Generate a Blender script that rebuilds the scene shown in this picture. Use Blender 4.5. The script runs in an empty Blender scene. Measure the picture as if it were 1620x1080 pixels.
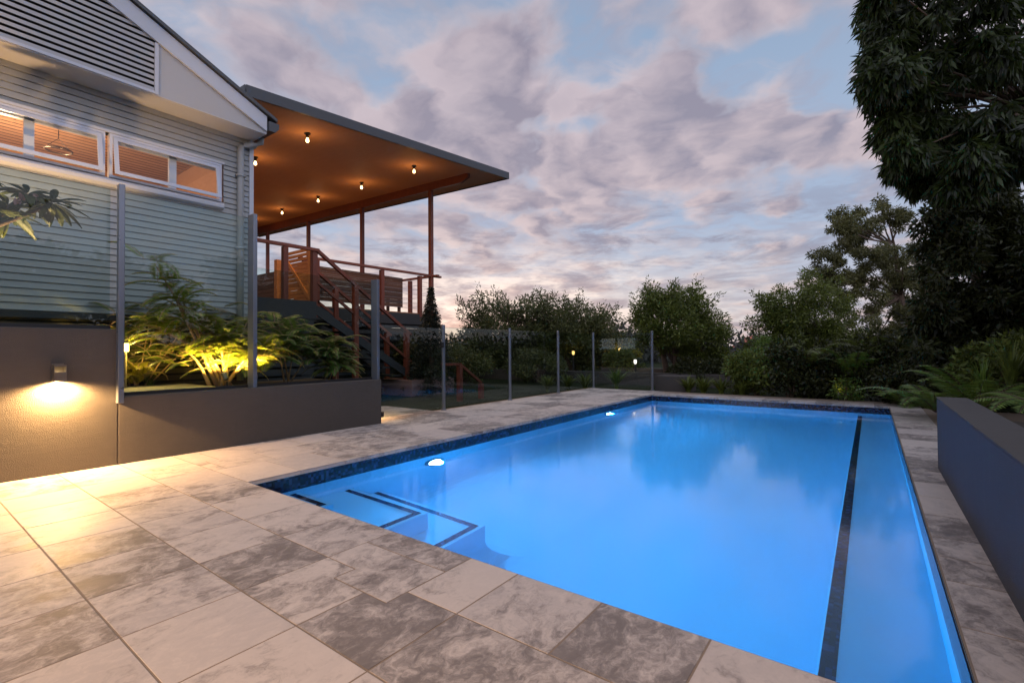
import bpy, math, random
import numpy as np
from mathutils import Vector, Matrix

# ------------------------------------------------------------------ camera, sky, light, exposure
S = bpy.context.scene
COL = S.collection
R_ = math.radians
YAW, PITCH, ROLL, FPX = R_(36.722), R_(0.918), R_(-0.373), 760.25
EYE = Vector((0, 0, 1.0))
f0 = Vector((-math.sin(YAW), math.cos(YAW), 0)); r0 = Vector((math.cos(YAW), math.sin(YAW), 0)); z0 = Vector((0, 0, 1))
FW = f0*math.cos(PITCH) + z0*math.sin(PITCH)
U2 = z0*math.cos(PITCH) - f0*math.sin(PITCH)
RT = r0*math.cos(ROLL) + U2*math.sin(ROLL)
UP = U2*math.cos(ROLL) - r0*math.sin(ROLL)
cam = bpy.data.cameras.new("camera"); camo = bpy.data.objects.new("camera", cam); COL.objects.link(camo)
m = Matrix((RT, UP, -FW)).transposed().to_4x4(); m.translation = EYE
camo.matrix_world = m
cam.sensor_width = 36.0; cam.lens = 36.0*FPX/1620.0; cam.clip_start = 0.05; cam.clip_end = 3000
S.camera = camo
S.view_settings.view_transform = 'Standard'; S.view_settings.look = 'None'
S.view_settings.gamma = 1.0; S.view_settings.exposure = 0.0
S.cycles.max_bounces = 10; S.cycles.transparent_max_bounces = 16; S.cycles.transmission_bounces = 8
S.cycles.sample_clamp_indirect = 4.0; S.cycles.sample_clamp_direct = 0.0
S.cycles.use_denoising = True

def place(u, v, d):
    """world point seen at photo position (u, v) at distance d along the view"""
    return EYE + (FW + RT*((u-810)/FPX) - UP*((v-540)/FPX))*d
def bearing(u, v):
    q = (place(u, v, 1) - EYE).normalized()
    return math.atan2(q.x, q.y), math.asin(q.z)

class NT:
    """small helper for node graphs"""
    def __init__(s, tree): s.t = tree; s.n = tree.nodes; s.l = tree.links
    def node(s, typ, **kw):
        n = s.n.new(typ)
        for k, v in kw.items(): setattr(n, k, v)
        return n
    def put(s, sock, v):
        if isinstance(v, bpy.types.NodeSocket): s.l.new(v, sock)
        elif v is not None: sock.default_value = v
    def math(s, op, a, b=None, c=None, clamp=False):
        n = s.node('ShaderNodeMath', operation=op, use_clamp=clamp)
        s.put(n.inputs[0], a); s.put(n.inputs[1], b); s.put(n.inputs[2], c)
        return n.outputs[0]
    def vmath(s, op, a, b=None, out=0):
        n = s.node('ShaderNodeVectorMath', operation=op)
        s.put(n.inputs[0], a); s.put(n.inputs[1], b)
        return n.outputs[out]
    def noise(s, vec, scale, detail=4, rough=.55, dist=0.0, out='Fac', dim='3D', lac=2.0):
        n = s.node('ShaderNodeTexNoise', noise_dimensions=dim)
        s.put(n.inputs['Vector'], vec); n.inputs['Scale'].default_value = scale; n.inputs['Detail'].default_value = detail
        n.inputs['Roughness'].default_value = rough; n.inputs['Distortion'].default_value = dist
        n.inputs['Lacunarity'].default_value = lac
        return n.outputs[out]
    def smooth(s, v, a, b, o0=0.0, o1=1.0):
        n = s.node('ShaderNodeMapRange', interpolation_type='SMOOTHSTEP')
        s.put(n.inputs[0], v); s.put(n.inputs[1], a); s.put(n.inputs[2], b); s.put(n.inputs[3], o0); s.put(n.inputs[4], o1)
        return n.outputs[0]
    def mix(s, fac, a, b, mode='MIX'):
        n = s.node('ShaderNodeMix', data_type='RGBA', blend_type=mode)
        s.put(n.inputs[0], fac)
        for k, v in ((6, a), (7, b)):
            if isinstance(v, tuple) and len(v) == 3: v = v + (1,)
            s.put(n.inputs[k], v)
        return n.outputs[2]
    def ramp(s, fac, stops):
        n = s.node('ShaderNodeValToRGB'); e = n.color_ramp.elements
        while len(e) < len(stops): e.new(.5)
        for i, (p, c) in enumerate(stops): e[i].position = p; e[i].color = tuple(c) + (1,)
        s.put(n.inputs[0], fac)
        return n.outputs[0]
    def comb(s, x, y, z):
        n = s.node('ShaderNodeCombineXYZ'); s.put(n.inputs[0], x); s.put(n.inputs[1], y); s.put(n.inputs[2], z)
        return n.outputs[0]

SUN_AZ = bearing(760, 540)[0]       # where the sun has just gone down, clockwise from +Y
SUN_EL = R_(1.5)
def build_world():
    w = bpy.data.worlds.new("World"); S.world = w; w.use_nodes = True
    T = NT(w.node_tree); T.n.clear()
    out = T.node('ShaderNodeOutputWorld')
    sky = T.node('ShaderNodeTexSky', sky_type='NISHITA', sun_disc=False)
    sky.sun_elevation = SUN_EL; sky.sun_rotation = SUN_AZ; sky.air_density = 1.0; sky.dust_density = 1.0; sky.ozone_density = 3.0
    g = T.node('ShaderNodeTexCoord').outputs['Generated']
    sep = T.node('ShaderNodeSeparateXYZ'); T.l.new(g, sep.inputs[0]); X, Y, Z = sep.outputs
    az = T.math('ARCTAN2', X, Y); el = T.math('ARCSINE', Z)
    zc = T.math('MAXIMUM', Z, 0.0)
    # cloud deck seen in perspective
    k = T.math('DIVIDE', 1.0, T.math('ADD', zc, 0.16))
    P = T.comb(T.math('MULTIPLY', X, k), T.math('MULTIPLY', Y, k), 0.0)
    warp = T.vmath('SCALE', T.vmath('SUBTRACT', T.noise(P, 1.6, 4, .55, out='Color'), (.5, .5, .5)), None)
    warp.node.inputs['Scale'].default_value = .55
    Pw = T.vmath('ADD', P, warp)
    # hand-placed masses and gaps in direction space: (u, v, half width, half height, weight)
    blobs = [(560, 130, 300, 170, .13), (720, 150, 120, 150, .18), (470, 60, 40, 60, -.10), (610, 150, 40, 40, -.14), (540, 210, 60, 20, -.12), (1080, 30, 110, 80, .26), (1090, 185, 115, 70, .28),
             (1300, 215, 110, 50, .24), (1200, 210, 60, 50, .16), (940, 240, 170, 55, .20), (720, 300, 260, 60, .12), (1180, 250, 120, 50, .14),
             (930, 70, 60, 150, -.11), (1010, 120, 60, 70, -.11), (1250, 90, 130, 70, -.14), (1160, 110, 70, 30, -.12),
             (1240, 360, 190, 70, -.24), (905, 195, 70, 22, -.14), (1330, 20, 60, 160, -.05), (640, 60, 40, 60, -.06),
             (1255, 325, 40, 26, .34), (1190, 385, 110, 9, .24), (850, 150, 50, 25, .16), (300, 40, 120, 80, -.05)]
    wn = T.noise(g, 7.0, 4, .6, out='Color'); wn = T.vmath('SUBTRACT', wn, (.5, .5, .5))
    ws = T.node('ShaderNodeSeparateXYZ'); T.l.new(wn, ws.inputs[0])
    azw = T.math('MULTIPLY_ADD', ws.outputs[0], .20, az); elw = T.math('MULTIPLY_ADD', ws.outputs[1], .14, el)
    tot = None
    for (u, v, a, b, wt) in blobs:
        A, E = bearing(u, v); A2, E2 = bearing(u+a, v); A3, E3 = bearing(u, v-b)
        sx = abs(A2-A)+1e-3; sy = abs(E3-E)+1e-3
        dx = T.math('DIVIDE', T.math('SUBTRACT', azw, A), sx); dy = T.math('DIVIDE', T.math('SUBTRACT', elw, E), sy)
        q = T.math('ADD', T.math('MULTIPLY', dx, dx), T.math('MULTIPLY', dy, dy))
        e = T.math('MULTIPLY', T.math('EXPONENT', T.math('MULTIPLY', q, -1.0)), wt)
        tot = e if tot is None else T.math('ADD', tot, e)
    big = T.noise(Pw, 1.7, 7, .55); fine = T.noise(Pw, 5.2, 6, .6)
    def puffs(v, sc):
        n = T.node('ShaderNodeTexVoronoi', feature='F1', voronoi_dimensions='2D'); T.put(n.inputs['Vector'], v); n.inputs['Scale'].default_value = sc
        n.inputs['Detail'].default_value = 1.0; n.inputs['Roughness'].default_value = .45
        return T.math('SUBTRACT', 1.0, n.outputs['Distance'])
    pw2 = T.vmath('ADD', Pw, T.vmath('SCALE', T.vmath('SUBTRACT', T.noise(P, 6.0, 4, .6, out='Color'), (.5, .5, .5)), None)); pw2.node.inputs[1].links[0].from_node.inputs['Scale'].default_value = .16
    puff = puffs(pw2, 2.7)
    dens = T.math('ADD', T.math('MULTIPLY_ADD', fine, .28, T.math('MULTIPLY', big, .62)), tot)
    dens = T.math('ADD', dens, T.math('MULTIPLY_ADD', puff, .42, -.055))
    # the same field a step toward the light: the difference shades the puffs
    dirv = (math.sin(SUN_AZ-1.3)*.07, math.cos(SUN_AZ-1.3)*.07, 0)
    Pd = T.vmath('ADD', Pw, dirv)
    lit = T.math('MULTIPLY', T.math('SUBTRACT', T.noise(Pw, 2.9, 6, .56), T.noise(Pd, 2.9, 6, .56)), 4.6)
    pd2 = T.vmath('ADD', pw2, dirv)
    lit = T.math('MULTIPLY_ADD', lit, .55, T.math('MULTIPLY', T.math('SUBTRACT', puff, puffs(pd2, 2.7)), 1.8))
    lit = T.math('ADD', lit, T.math('MULTIPLY', T.math('SUBTRACT', T.noise(Pw, 1.9, 3, .5), .5), 1.7))
    lit = T.math('ADD', lit, T.math('MULTIPLY', T.math('SUBTRACT', elw, el), 2.5))
    mask = T.smooth(dens, .42, .71)
    thick = T.smooth(dens, .60, .95)
    # clear sky behind the clouds, by height and by bearing to the afterglow
    daz = T.math('ABSOLUTE', T.math('SUBTRACT', az, SUN_AZ))
    glow = T.smooth(daz, .85, .10)
    hor = T.mix(glow, (.50, .54, .68), (.90, .80, .77))
    base = T.mix(T.smooth(el, .03, .26), hor, (.42, .53, .73))
    base = T.mix(T.smooth(el, .22, .72), base, (.29, .42, .62))
    sh = T.mix(glow, (.31, .30, .40), (.335, .30, .38))
    hi = T.mix(T.smooth(el, .08, .5), (.78, .63, .63), (.66, .565, .62))
    cl = T.mix(T.math('ADD', .46, lit, clamp=True), sh, hi)
    cl = T.mix(T.math('MULTIPLY', thick, .25), cl, (.33, .305, .38))
    rim = T.math('MULTIPLY', T.math('MULTIPLY', mask, T.math('SUBTRACT', 1.0, mask)), 1.5)
    cl = T.mix(rim, cl, (.76, .68, .71))
    wisp = T.math('MULTIPLY', T.smooth(T.noise(Pw, 3.6, 6, .62, .6), .40, .68), .62)
    base = T.mix(wisp, base, T.mix(T.smooth(lit, -.3, .5), (.42, .40, .50), (.66, .60, .66)))
    col = T.mix(T.math('MULTIPLY', mask, .93), base, cl)
    # low streaks near the horizon
    P2 = T.comb(T.math('MULTIPLY', az, 4.6), T.math('MULTIPLY', el, 19.0), 3.0)
    st = T.noise(P2, 1.3, 8, .66, .4)
    st = T.math('MULTIPLY', T.smooth(st, .46, .64), T.math('MULTIPLY', T.smooth(el, .005, .05), T.smooth(el, .36, .20)))
    st = T.math('MULTIPLY', st, T.smooth(daz, 1.1, .2, .35, 1.0))
    stc = T.mix(T.smooth(el, .02, .2), (.42, .36, .44), (.28, .265, .36))
    col = T.mix(T.math('MULTIPLY', st, .85), col, stc)
    bright = T.math('MULTIPLY', T.math('MULTIPLY', T.smooth(el, .26, .07), T.smooth(T.noise(P2, 2.4, 5, .6, .2), .44, .66)), T.smooth(daz, .75, .05))
    col = T.mix(bright, col, (1.15, 1.02, .96))
    # clouds out of view, behind and overhead, boosted to light the ground
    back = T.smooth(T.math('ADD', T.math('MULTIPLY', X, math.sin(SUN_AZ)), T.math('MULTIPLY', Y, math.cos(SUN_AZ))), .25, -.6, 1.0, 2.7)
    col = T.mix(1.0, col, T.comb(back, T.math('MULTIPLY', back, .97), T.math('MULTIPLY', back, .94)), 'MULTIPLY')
    col = T.mix(T.smooth(Z, 0.0, -.06), col, (.05, .05, .06))
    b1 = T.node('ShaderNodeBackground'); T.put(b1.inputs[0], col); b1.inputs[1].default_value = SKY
    b2 = T.node('ShaderNodeBackground'); T.put(b2.inputs[0], sky.outputs[0]); b2.inputs[1].default_value = 0.05 - .02
    a = T.node('ShaderNodeAddShader'); T.l.new(b1.outputs[0], a.inputs[0]); T.l.new(b2.outputs[0], a.inputs[1])
    T.l.new(a.outputs[0], out.inputs[0])
    w.cycles.sampling_method = 'MANUAL'; w.cycles.sample_map_resolution = 512
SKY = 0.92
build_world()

sun = bpy.data.lights.new("sun", 'SUN'); sun.energy = 0.12; sun.angle = R_(12); sun.color = (1, .78, .66)
suno = bpy.data.objects.new("sun", sun); COL.objects.link(suno)
_d = Vector((math.sin(SUN_AZ)*math.cos(R_(4)), math.cos(SUN_AZ)*math.cos(R_(4)), math.sin(R_(4))))
suno.rotation_euler = _d.to_track_quat('Z', 'Y').to_euler()

# ------------------------------------------------------------------ materials
MATS = {}
def new_mat(name):
    mt = bpy.data.materials.new(name); mt.use_nodes = True
    T = NT(mt.node_tree); T.n.clear()
    o = T.node('ShaderNodeOutputMaterial'); MATS[name] = mt
    return mt, T, o
def bsdf(T, o, col, rough=.5, metal=0.0, spec=.5, bump=None, bump_s=.2, bump_d=.01, trans=None):
    b = T.node('ShaderNodeBsdfPrincipled')
    if isinstance(col, tuple) and len(col) == 3: col = col + (1,)
    T.put(b.inputs['Base Color'], col); T.put(b.inputs['Roughness'], rough); T.put(b.inputs['Metallic'], metal)
    T.put(b.inputs['Specular IOR Level'], spec)
    if bump is not None:
        bn = T.node('ShaderNodeBump'); bn.inputs['Strength'].default_value = bump_s; bn.inputs['Distance'].default_value = bump_d
        T.put(bn.inputs['Height'], bump); T.l.new(bn.outputs[0], b.inputs['Normal'])
    if o is not None: T.l.new(b.outputs[0], o.inputs[0])
    return b
def gpos(T): return T.node('ShaderNodeNewGeometry').outputs['Position']
def island(T): return T.node('ShaderNodeNewGeometry').outputs['Random Per Island']

def paint(name, col, rough=.5, var=.12, scale=6.0, metal=0.0, bump_s=.05, streak=1.0):
    mt, T, o = new_mat(name)
    p = T.vmath('MULTIPLY', gpos(T), (1, 1, streak))
    n = T.noise(p, scale, 5, .6); n2 = T.noise(p, scale*9, 3, .6)
    k = T.math('MULTIPLY_ADD', T.math('ADD', T.math('MULTIPLY', n, .7), T.math('MULTIPLY', n2, .3)), 2*var, 1-var)
    c = T.vmath('SCALE', col); T.put(c.node.inputs['Scale'], k)
    bsdf(T, o, c, T.math('MULTIPLY_ADD', n, .25, rough-.12), metal, bump=n2, bump_s=bump_s, bump_d=.004)
    return mt
def wood(name, col, dark, rough=.45, scale=(3, 3, 3), spec=.4):
    mt, T, o = new_mat(name)
    p = T.vmath('MULTIPLY', gpos(T), scale)
    n = T.noise(p, 6, 6, .65, .6); r = island(T)
    f = T.math('ADD', T.math('MULTIPLY', n, .75), T.math('MULTIPLY', r, .35))
    bsdf(T, o, T.mix(T.smooth(f, .3, .85), dark, col), rough, bump=n, bump_s=.15, bump_d=.004, spec=spec)
    return mt
def leaf(name, c1, c2, rough=.45, trans=.25):
    mt, T, o = new_mat(name)
    r = island(T)
    n = T.noise(gpos(T), 1.3, 2, .5)
    f = T.math('ADD', T.math('MULTIPLY', r, .65), T.math('MULTIPLY', n, .5))
    c = T.mix(T.smooth(f, .2, .95), c1, c2)
    b = bsdf(T, None, c, rough, spec=.35)
    t = T.node('ShaderNodeBsdfTranslucent'); T.put(t.inputs[0], T.mix(.5, c, tuple(min(1, x*1.6) for x in c2)))
    mx = T.node('ShaderNodeMixShader'); mx.inputs[0].default_value = trans
    T.l.new(b.outputs[0], mx.inputs[1]); T.l.new(t.outputs[0], mx.inputs[2]); T.l.new(mx.outputs[0], o.inputs[0])
    return mt
def emit(name, col, strength):
    mt, T, o = new_mat(name)
    e = T.node('ShaderNodeEmission'); e.inputs[0].default_value = col + (1,); e.inputs[1].default_value = strength
    T.l.new(e.outputs[0], o.inputs[0])
    return mt

def m_paver():
    mt, T, o = new_mat('travertine')
    p = gpos(T); r = island(T)
    off = T.comb(T.math('MULTIPLY', r, 37.0), T.math('MULTIPLY', r, 91.0), T.math('MULTIPLY', r, 53.0))
    q = T.vmath('ADD', T.vmath('MULTIPLY', p, (1.35, 1.0, 1)), off)
    w = T.vmath('SCALE', T.vmath('SUBTRACT', T.noise(q, 3.0, 4, .6, out='Color'), (.5, .5, .5))); w.node.inputs['Scale'].default_value = .5
    qw = T.vmath('ADD', q, w)
    n1 = T.noise(qw, 2.8, 10, .70); n2 = T.noise(qw, 10.0, 7, .74); n3 = T.noise(p, 60, 4, .7)
    r2 = T.math('FRACT', T.math('MULTIPLY', r, 7.31)); r3 = T.math('FRACT', T.math('MULTIPLY', r, 23.7))
    thr = T.math('MULTIPLY_ADD', r2, .19, .27)                 # how much dark veining this tile has
    d = T.smooth(T.math('ADD', T.math('MULTIPLY', n1, .60), T.math('MULTIPLY', n2, .40)), thr, T.math('ADD', thr, .19))
    light = T.mix(r3, (.53, .465, .415), (.43, .385, .36))
    light = T.mix(T.smooth(n2, .4, .75), light, (.57, .50, .445))
    dark = T.mix(n2, (.115, .10, .095), (.28, .245, .225))
    c = T.mix(T.math('SUBTRACT', 1.0, d), light, dark)
    c = T.mix(T.math('MULTIPLY', T.smooth(n3, .6, .8), .35), c, (.2, .17, .15))
    rg = T.math('MULTIPLY_ADD', n1, .34, .38)
    bsdf(T, o, c, rg, spec=.22, bump=T.math('ADD', n2, T.math('MULTIPLY', n3, .4)), bump_s=.14, bump_d=.004)
    return mt
def m_render(name, c, rough=.75):
    mt, T, o = new_mat(name)
    p = gpos(T)
    n = T.noise(p, 1.4, 6, .65); g = T.noise(p, 170, 3, .6); v = T.node('ShaderNodeTexVoronoi'); T.put(v.inputs['Vector'], p); v.inputs['Scale'].default_value = 210
    tr = T.noise(T.vmath('MULTIPLY', p, (5, 5, 14)), 1.0, 5, .65, 1.5)
    run = T.smooth(T.noise(T.vmath('MULTIPLY', p, (11, 11, .7)), 1.0, 5, .7), .52, .78)
    k = T.math('MULTIPLY_ADD', T.math('ADD', T.math('MULTIPLY', n, .6), T.math('MULTIPLY', tr, .4)), .55, .72)
    k = T.math('MULTIPLY', k, T.math('MULTIPLY_ADD', run, -.22, 1.0))
    col = T.vmath('SCALE', c); T.put(col.node.inputs['Scale'], k)
    h = T.math('ADD', T.math('ADD', g, v.outputs['Distance']), T.math('MULTIPLY', tr, 1.4))
    bsdf(T, o, col, T.math('MULTIPLY_ADD', run, -.18, rough), spec=.3, bump=h, bump_s=.5, bump_d=.006)
    return mt
def m_mosaic(name='glass_mosaic', s=42.0):
    mt, T, o = new_mat(name)
    p = gpos(T)
    cell = T.vmath('FLOOR', T.vmath('SCALE', T.vmath('ADD', p, (.003, .003, .003)))); cell.node.inputs[0].links[0].from_node.inputs['Scale'].default_value = s
    wn = T.node('ShaderNodeTexWhiteNoise'); T.put(wn.inputs['Vector'], cell)
    c = T.ramp(wn.outputs['Value'], [(0, (.002, .004, .012)), (.45, (.004, .009, .03)), (.78, (.008, .022, .065)), (.95, (.02, .05, .12))])
    bsdf(T, o, c, .15, spec=.6)
    return mt
def m_pool():
    mt, T, o = new_mat('pool_plaster')
    p = gpos(T); n = T.noise(p, 1.1, 4, .6); n2 = T.noise(p, 40, 3, .6)
    bsdf(T, o, T.mix(T.math('ADD', T.math('MULTIPLY', n, .7), T.math('MULTIPLY', n2, .3)), (.44, .66, .82), (.56, .76, .90)), .6, spec=.2)
    return mt
def m_water():
    mt, T, o = new_mat('water')
    p = gpos(T)
    n = T.noise(T.vmath('MULTIPLY', p, (1, 1, 0)), 2.2, 2, .5)
    bn = T.node('ShaderNodeBump'); bn.inputs['Strength'].default_value = .06; bn.inputs['Distance'].default_value = .02; T.put(bn.inputs['Height'], n)
    rf = T.node('ShaderNodeBsdfRefraction'); rf.inputs['IOR'].default_value = 1.33; rf.inputs['Roughness'].default_value = 0; rf.inputs['Color'].default_value = (.60, .89, 1, 1)
    gl = T.node('ShaderNodeBsdfGlossy'); gl.inputs['Roughness'].default_value = .085; gl.inputs['Color'].default_value = (1, 1, 1, 1)
    fr = T.node('ShaderNodeFresnel'); fr.inputs['IOR'].default_value = 1.33
    for x in (gl, fr): T.l.new(bn.outputs[0], x.inputs['Normal'])
    mx = T.node('ShaderNodeMixShader'); T.l.new(fr.outputs[0], mx.inputs[0]); T.l.new(rf.outputs[0], mx.inputs[1]); T.l.new(gl.outputs[0], mx.inputs[2])
    T.l.new(mx.outputs[0], o.inputs[0])
    return mt
def m_glass(name, tint, fr_k=1.0, ior=1.5):
    mt, T, o = new_mat(name)
    tr = T.node('ShaderNodeBsdfTransparent'); tr.inputs[0].default_value = tint + (1,)
    gl = T.node('ShaderNodeBsdfGlossy'); gl.inputs['Roughness'].default_value = .0; gl.inputs['Color'].default_value = (.95, 1, 1, 1)
    g = T.node('ShaderNodeNewGeometry')
    c = T.math('ABSOLUTE', T.vmath('DOT_PRODUCT', g.outputs['Incoming'], g.outputs['Normal'], out=1))
    f = T.math('MULTIPLY_ADD', T.math('POWER', T.math('SUBTRACT', 1.0, c), 5.0), .96*fr_k, .04*fr_k)
    mx = T.node('ShaderNodeMixShader'); T.put(mx.inputs[0], f); T.l.new(tr.outputs[0], mx.inputs[1]); T.l.new(gl.outputs[0], mx.inputs[2])
    T.l.new(mx.outputs[0], o.inputs[0])
    return mt
def m_ground():
    mt, T, o = new_mat('lawn_soil')
    p = gpos(T); n = T.noise(p, .6, 6, .65); n2 = T.noise(p, 14, 4, .7)
    f = T.math('ADD', T.math('MULTIPLY', n, .5), T.math('MULTIPLY', n2, .5))
    bsdf(T, o, T.mix(T.smooth(f, .35, .65), (.010, .014, .006), (.024, .034, .012)), .9, spec=.1, bump=n2, bump_s=.6, bump_d=.05)
    return mt
m_paver(); m_mosaic(); m_pool(); m_water(); m_ground()
m_render('charcoal_render', (.068, .060, .055)); m_render('wall_cap', (.085, .080, .078)); m_render('pool_glow_render', (.070, .074, .092))  # planter wall render has the pool's blue glow tinted into its colour
m_glass('fence_glass', (.82, .88, .88), .75); m_glass('window_glass', (.90, .93, .93), .8)
m_glass('screen_glass', (.82, .89, .88), .45)
paint('grout', (.23, .175, .13), .85, .2, 8)
paint('siding', (.285, .295, .29), .38, .10, 3)
paint('trim_white', (.44, .46, .50), .4, .08, 4)
paint('gable_sheet', (.37, .365, .36), .55, .06, 2)
paint('soffit_white', (.48, .47, .45), .55, .05, 3)
paint('roof_dark', (.045, .05, .058), .45, .15, 3)
paint('window_alu', (.45, .48, .55), .32, .06, 8)
paint('steel', (.17, .19, .225), .32, .10, 5, metal=.6)
paint('black_metal', (.015, .015, .017), .4, .15, 9)
paint('bronze_lamp', (.20, .165, .13), .35, .15, 14, metal=.7)
paint('slab', (.52, .47, .41), .6, .1, 4)
paint('terrace_slab', (.20, .12, .11), .7, .1, 4)
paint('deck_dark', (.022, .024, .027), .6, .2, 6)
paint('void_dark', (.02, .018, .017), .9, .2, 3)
paint('soil', (.035, .026, .018), .95, .4, 18, bump_s=.6)
paint('bark_brown', (.10, .065, .045), .85, .35, 14, bump_s=.5)
paint('bark_grey', (.16, .13, .11), .85, .3, 10, bump_s=.5)
paint('stem_red', (.34, .20, .12), .6, .25, 16, bump_s=.3)
paint('roof_tile_red', (.42, .13, .08), .8, .2, 1)
paint('house_cream', (.5, .42, .35), .8, .1, 1)
wood('ceiling_ply', (.47, .24, .125), (.42, .205, .10), .7, (.5, 2, 2), spec=.1)
wood('red_timber', (.185, .05, .028), (.11, .028, .017), .42, (2, 2, .5))
wood('lamplit_timber', (.62, .25, .07), (.42, .15, .04), .45, (2, 1, 3))  # gate timber, brightened to orange so its colour carries the bulbs' light
wood('bench_timber', (.13, .06, .035), (.07, .032, .02), .55, (1, 1, 4))
wood('floor_timber', (.36, .19, .10), (.26, .13, .065), .5, (1, 3, 1))
wood('batten', (.085, .06, .04), (.045, .032, .022), .6, (1, 1, 4))
wood('room_boards', (.56, .32, .19), (.46, .25, .14), .5, (1, 1, 5))
emit('pool_lens', (.62, .72, 1.0), 60.0)
emit('ring_glow', (1, .70, .45), 1.1)
emit('bulb_glow', (1, .66, .28), 9.0)
emit('lamp_lens', (1, .80, .45), 25.0)
emit('amber_lens', (1, .60, .14), 14.0)
emit('white_lens', (1, .82, .72), 3.0)
emit('far_amber', (1, .60, .18), 2.5)
leaf('leaf_hedge', (.034, .044, .014), (.115, .125, .038))
leaf('leaf_bright', (.042, .060, .010), (.15, .18, .032))
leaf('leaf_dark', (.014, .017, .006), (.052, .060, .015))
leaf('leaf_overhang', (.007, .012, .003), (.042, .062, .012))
leaf('leaf_gum', (.055, .060, .02), (.15, .145, .05))
leaf('leaf_fern', (.05, .095, .016), (.15, .22, .038))
leaf('leaf_feather', (.085, .13, .014), (.25, .27, .03), trans=.35)
leaf('leaf_frangipani', (.018, .030, .010), (.055, .065, .02))
leaf('leaf_conifer', (.014, .018, .012), (.04, .046, .03))
leaf('leaf_far', (.03, .032, .028), (.06, .06, .05))
leaf('petal_pink', (.55, .20, .22), (.75, .42, .40))
leaf('leaf_lamplit', (.16, .14, .015), (.32, .27, .03))  # foliage by lamps, their yellow light worked into the leaf colour

# ------------------------------------------------------------------ mesh helpers
class MB:
    def __init__(s): s.v = []; s.f = []
    def quad(s, a, b, c, d):
        i = len(s.v); s.v += [tuple(a), tuple(b), tuple(c), tuple(d)]; s.f.append((i, i+1, i+2, i+3)); return s
    def box(s, x0, x1, y0, y1, z0, z1):
        return s.hexa([(x0, y0, z0), (x1, y0, z0), (x1, y1, z0), (x0, y1, z0), (x0, y0, z1), (x1, y0, z1), (x1, y1, z1), (x0, y1, z1)])
    def hexa(s, p):
        i = len(s.v); s.v += [tuple(q) for q in p]
        s.f += [(i, i+3, i+2, i+1), (i+4, i+5, i+6, i+7), (i, i+1, i+5, i+4), (i+1, i+2, i+6, i+5), (i+2, i+3, i+7, i+6), (i+3, i, i+4, i+7)]
        return s
    def bar(s, a, b, w, h, up=(0, 0, 1)):
        """square bar from a to b, w across, h along up"""
        a = Vector(a); b = Vector(b); d = (b-a).normalized(); u = Vector(up); u = u - d*u.dot(d)
        if u.length < 1e-4: u = Vector((1, 0, 0)) - d*d.x
        u.normalize(); r = d.cross(u)
        p = []
        for q in (a, b):
            p += [q - r*w/2 - u*h/2, q + r*w/2 - u*h/2, q + r*w/2 + u*h/2, q - r*w/2 + u*h/2]
        i = len(s.v); s.v += [tuple(x) for x in p]
        s.f += [(i, i+3, i+2, i+1), (i+4, i+5, i+6, i+7)] + [(i+k, i+(k+1) % 4, i+4+(k+1) % 4, i+4+k) for k in range(4)]
        return s
    def tube(s, pts, rad, n=8):
        pts = [Vector(p) for p in pts]
        if not hasattr(rad, '__len__'): rad = [rad]*len(pts)
        i0 = len(s.v); ref = Vector((.31, .57, .76))
        for k, p in enumerate(pts):
            d = (pts[min(k+1, len(pts)-1)] - pts[max(k-1, 0)]).normalized()
            a = d.cross(ref)
            if a.length < .1: a = d.cross(Vector((1, 0, 0)))
            a.normalize(); b = d.cross(a)
            for j in range(n):
                t = 2*math.pi*j/n; s.v.append(tuple(p + (a*math.cos(t) + b*math.sin(t))*rad[k]))
        for k in range(len(pts)-1):
            for j in range(n):
                s.f.append((i0+k*n+j, i0+k*n+(j+1) % n, i0+(k+1)*n+(j+1) % n, i0+(k+1)*n+j))
        s.f.append(tuple(i0+j for j in reversed(range(n)))); s.f.append(tuple(i0+(len(pts)-1)*n+j for j in range(n)))
        return s
    def lathe(s, c, prof, n=20, axis='z'):
        c = Vector(c); i0 = len(s.v)
        for (r, h) in prof:
            for j in range(n):
                t = 2*math.pi*j/n; x, y = r*math.cos(t), r*math.sin(t)
                q = Vector((x, y, h)) if axis == 'z' else (Vector((h, x, y)) if axis == 'x' else Vector((y, h, x)))
                s.v.append(tuple(c+q))
        for k in range(len(prof)-1):
            for j in range(n): s.f.append((i0+k*n+j, i0+k*n+(j+1) % n, i0+(k+1)*n+(j+1) % n, i0+(k+1)*n+j))
        s.f.append(tuple(i0+j for j in reversed(range(n)))); s.f.append(tuple(i0+(len(prof)-1)*n+j for j in range(n)))
        return s
    def poly_prism(s, outline, off):
        """closed outline of 3D points extruded by off"""
        n = len(outline); off = Vector(off); i = len(s.v)
        s.v += [tuple(p) for p in outline] + [tuple(Vector(p)+off) for p in outline]
        s.f.append(tuple(range(i+n-1, i-1, -1))); s.f.append(tuple(range(i+n, i+2*n)))
        s.f += [(i+k, i+(k+1) % n, i+n+(k+1) % n, i+n+k) for k in range(n)]
        return s
    def build(s, name, mat, parent=None, bevel=0.0, smooth=False):
        me = bpy.data.meshes.new(name); me.from_pydata(s.v, [], s.f); me.validate(); me.update()
        import bmesh
        bm = bmesh.new(); bm.from_mesh(me); bmesh.ops.recalc_face_normals(bm, faces=bm.faces); bm.to_mesh(me); bm.free()
        return link(name, me, mat, parent, bevel, smooth)
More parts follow.
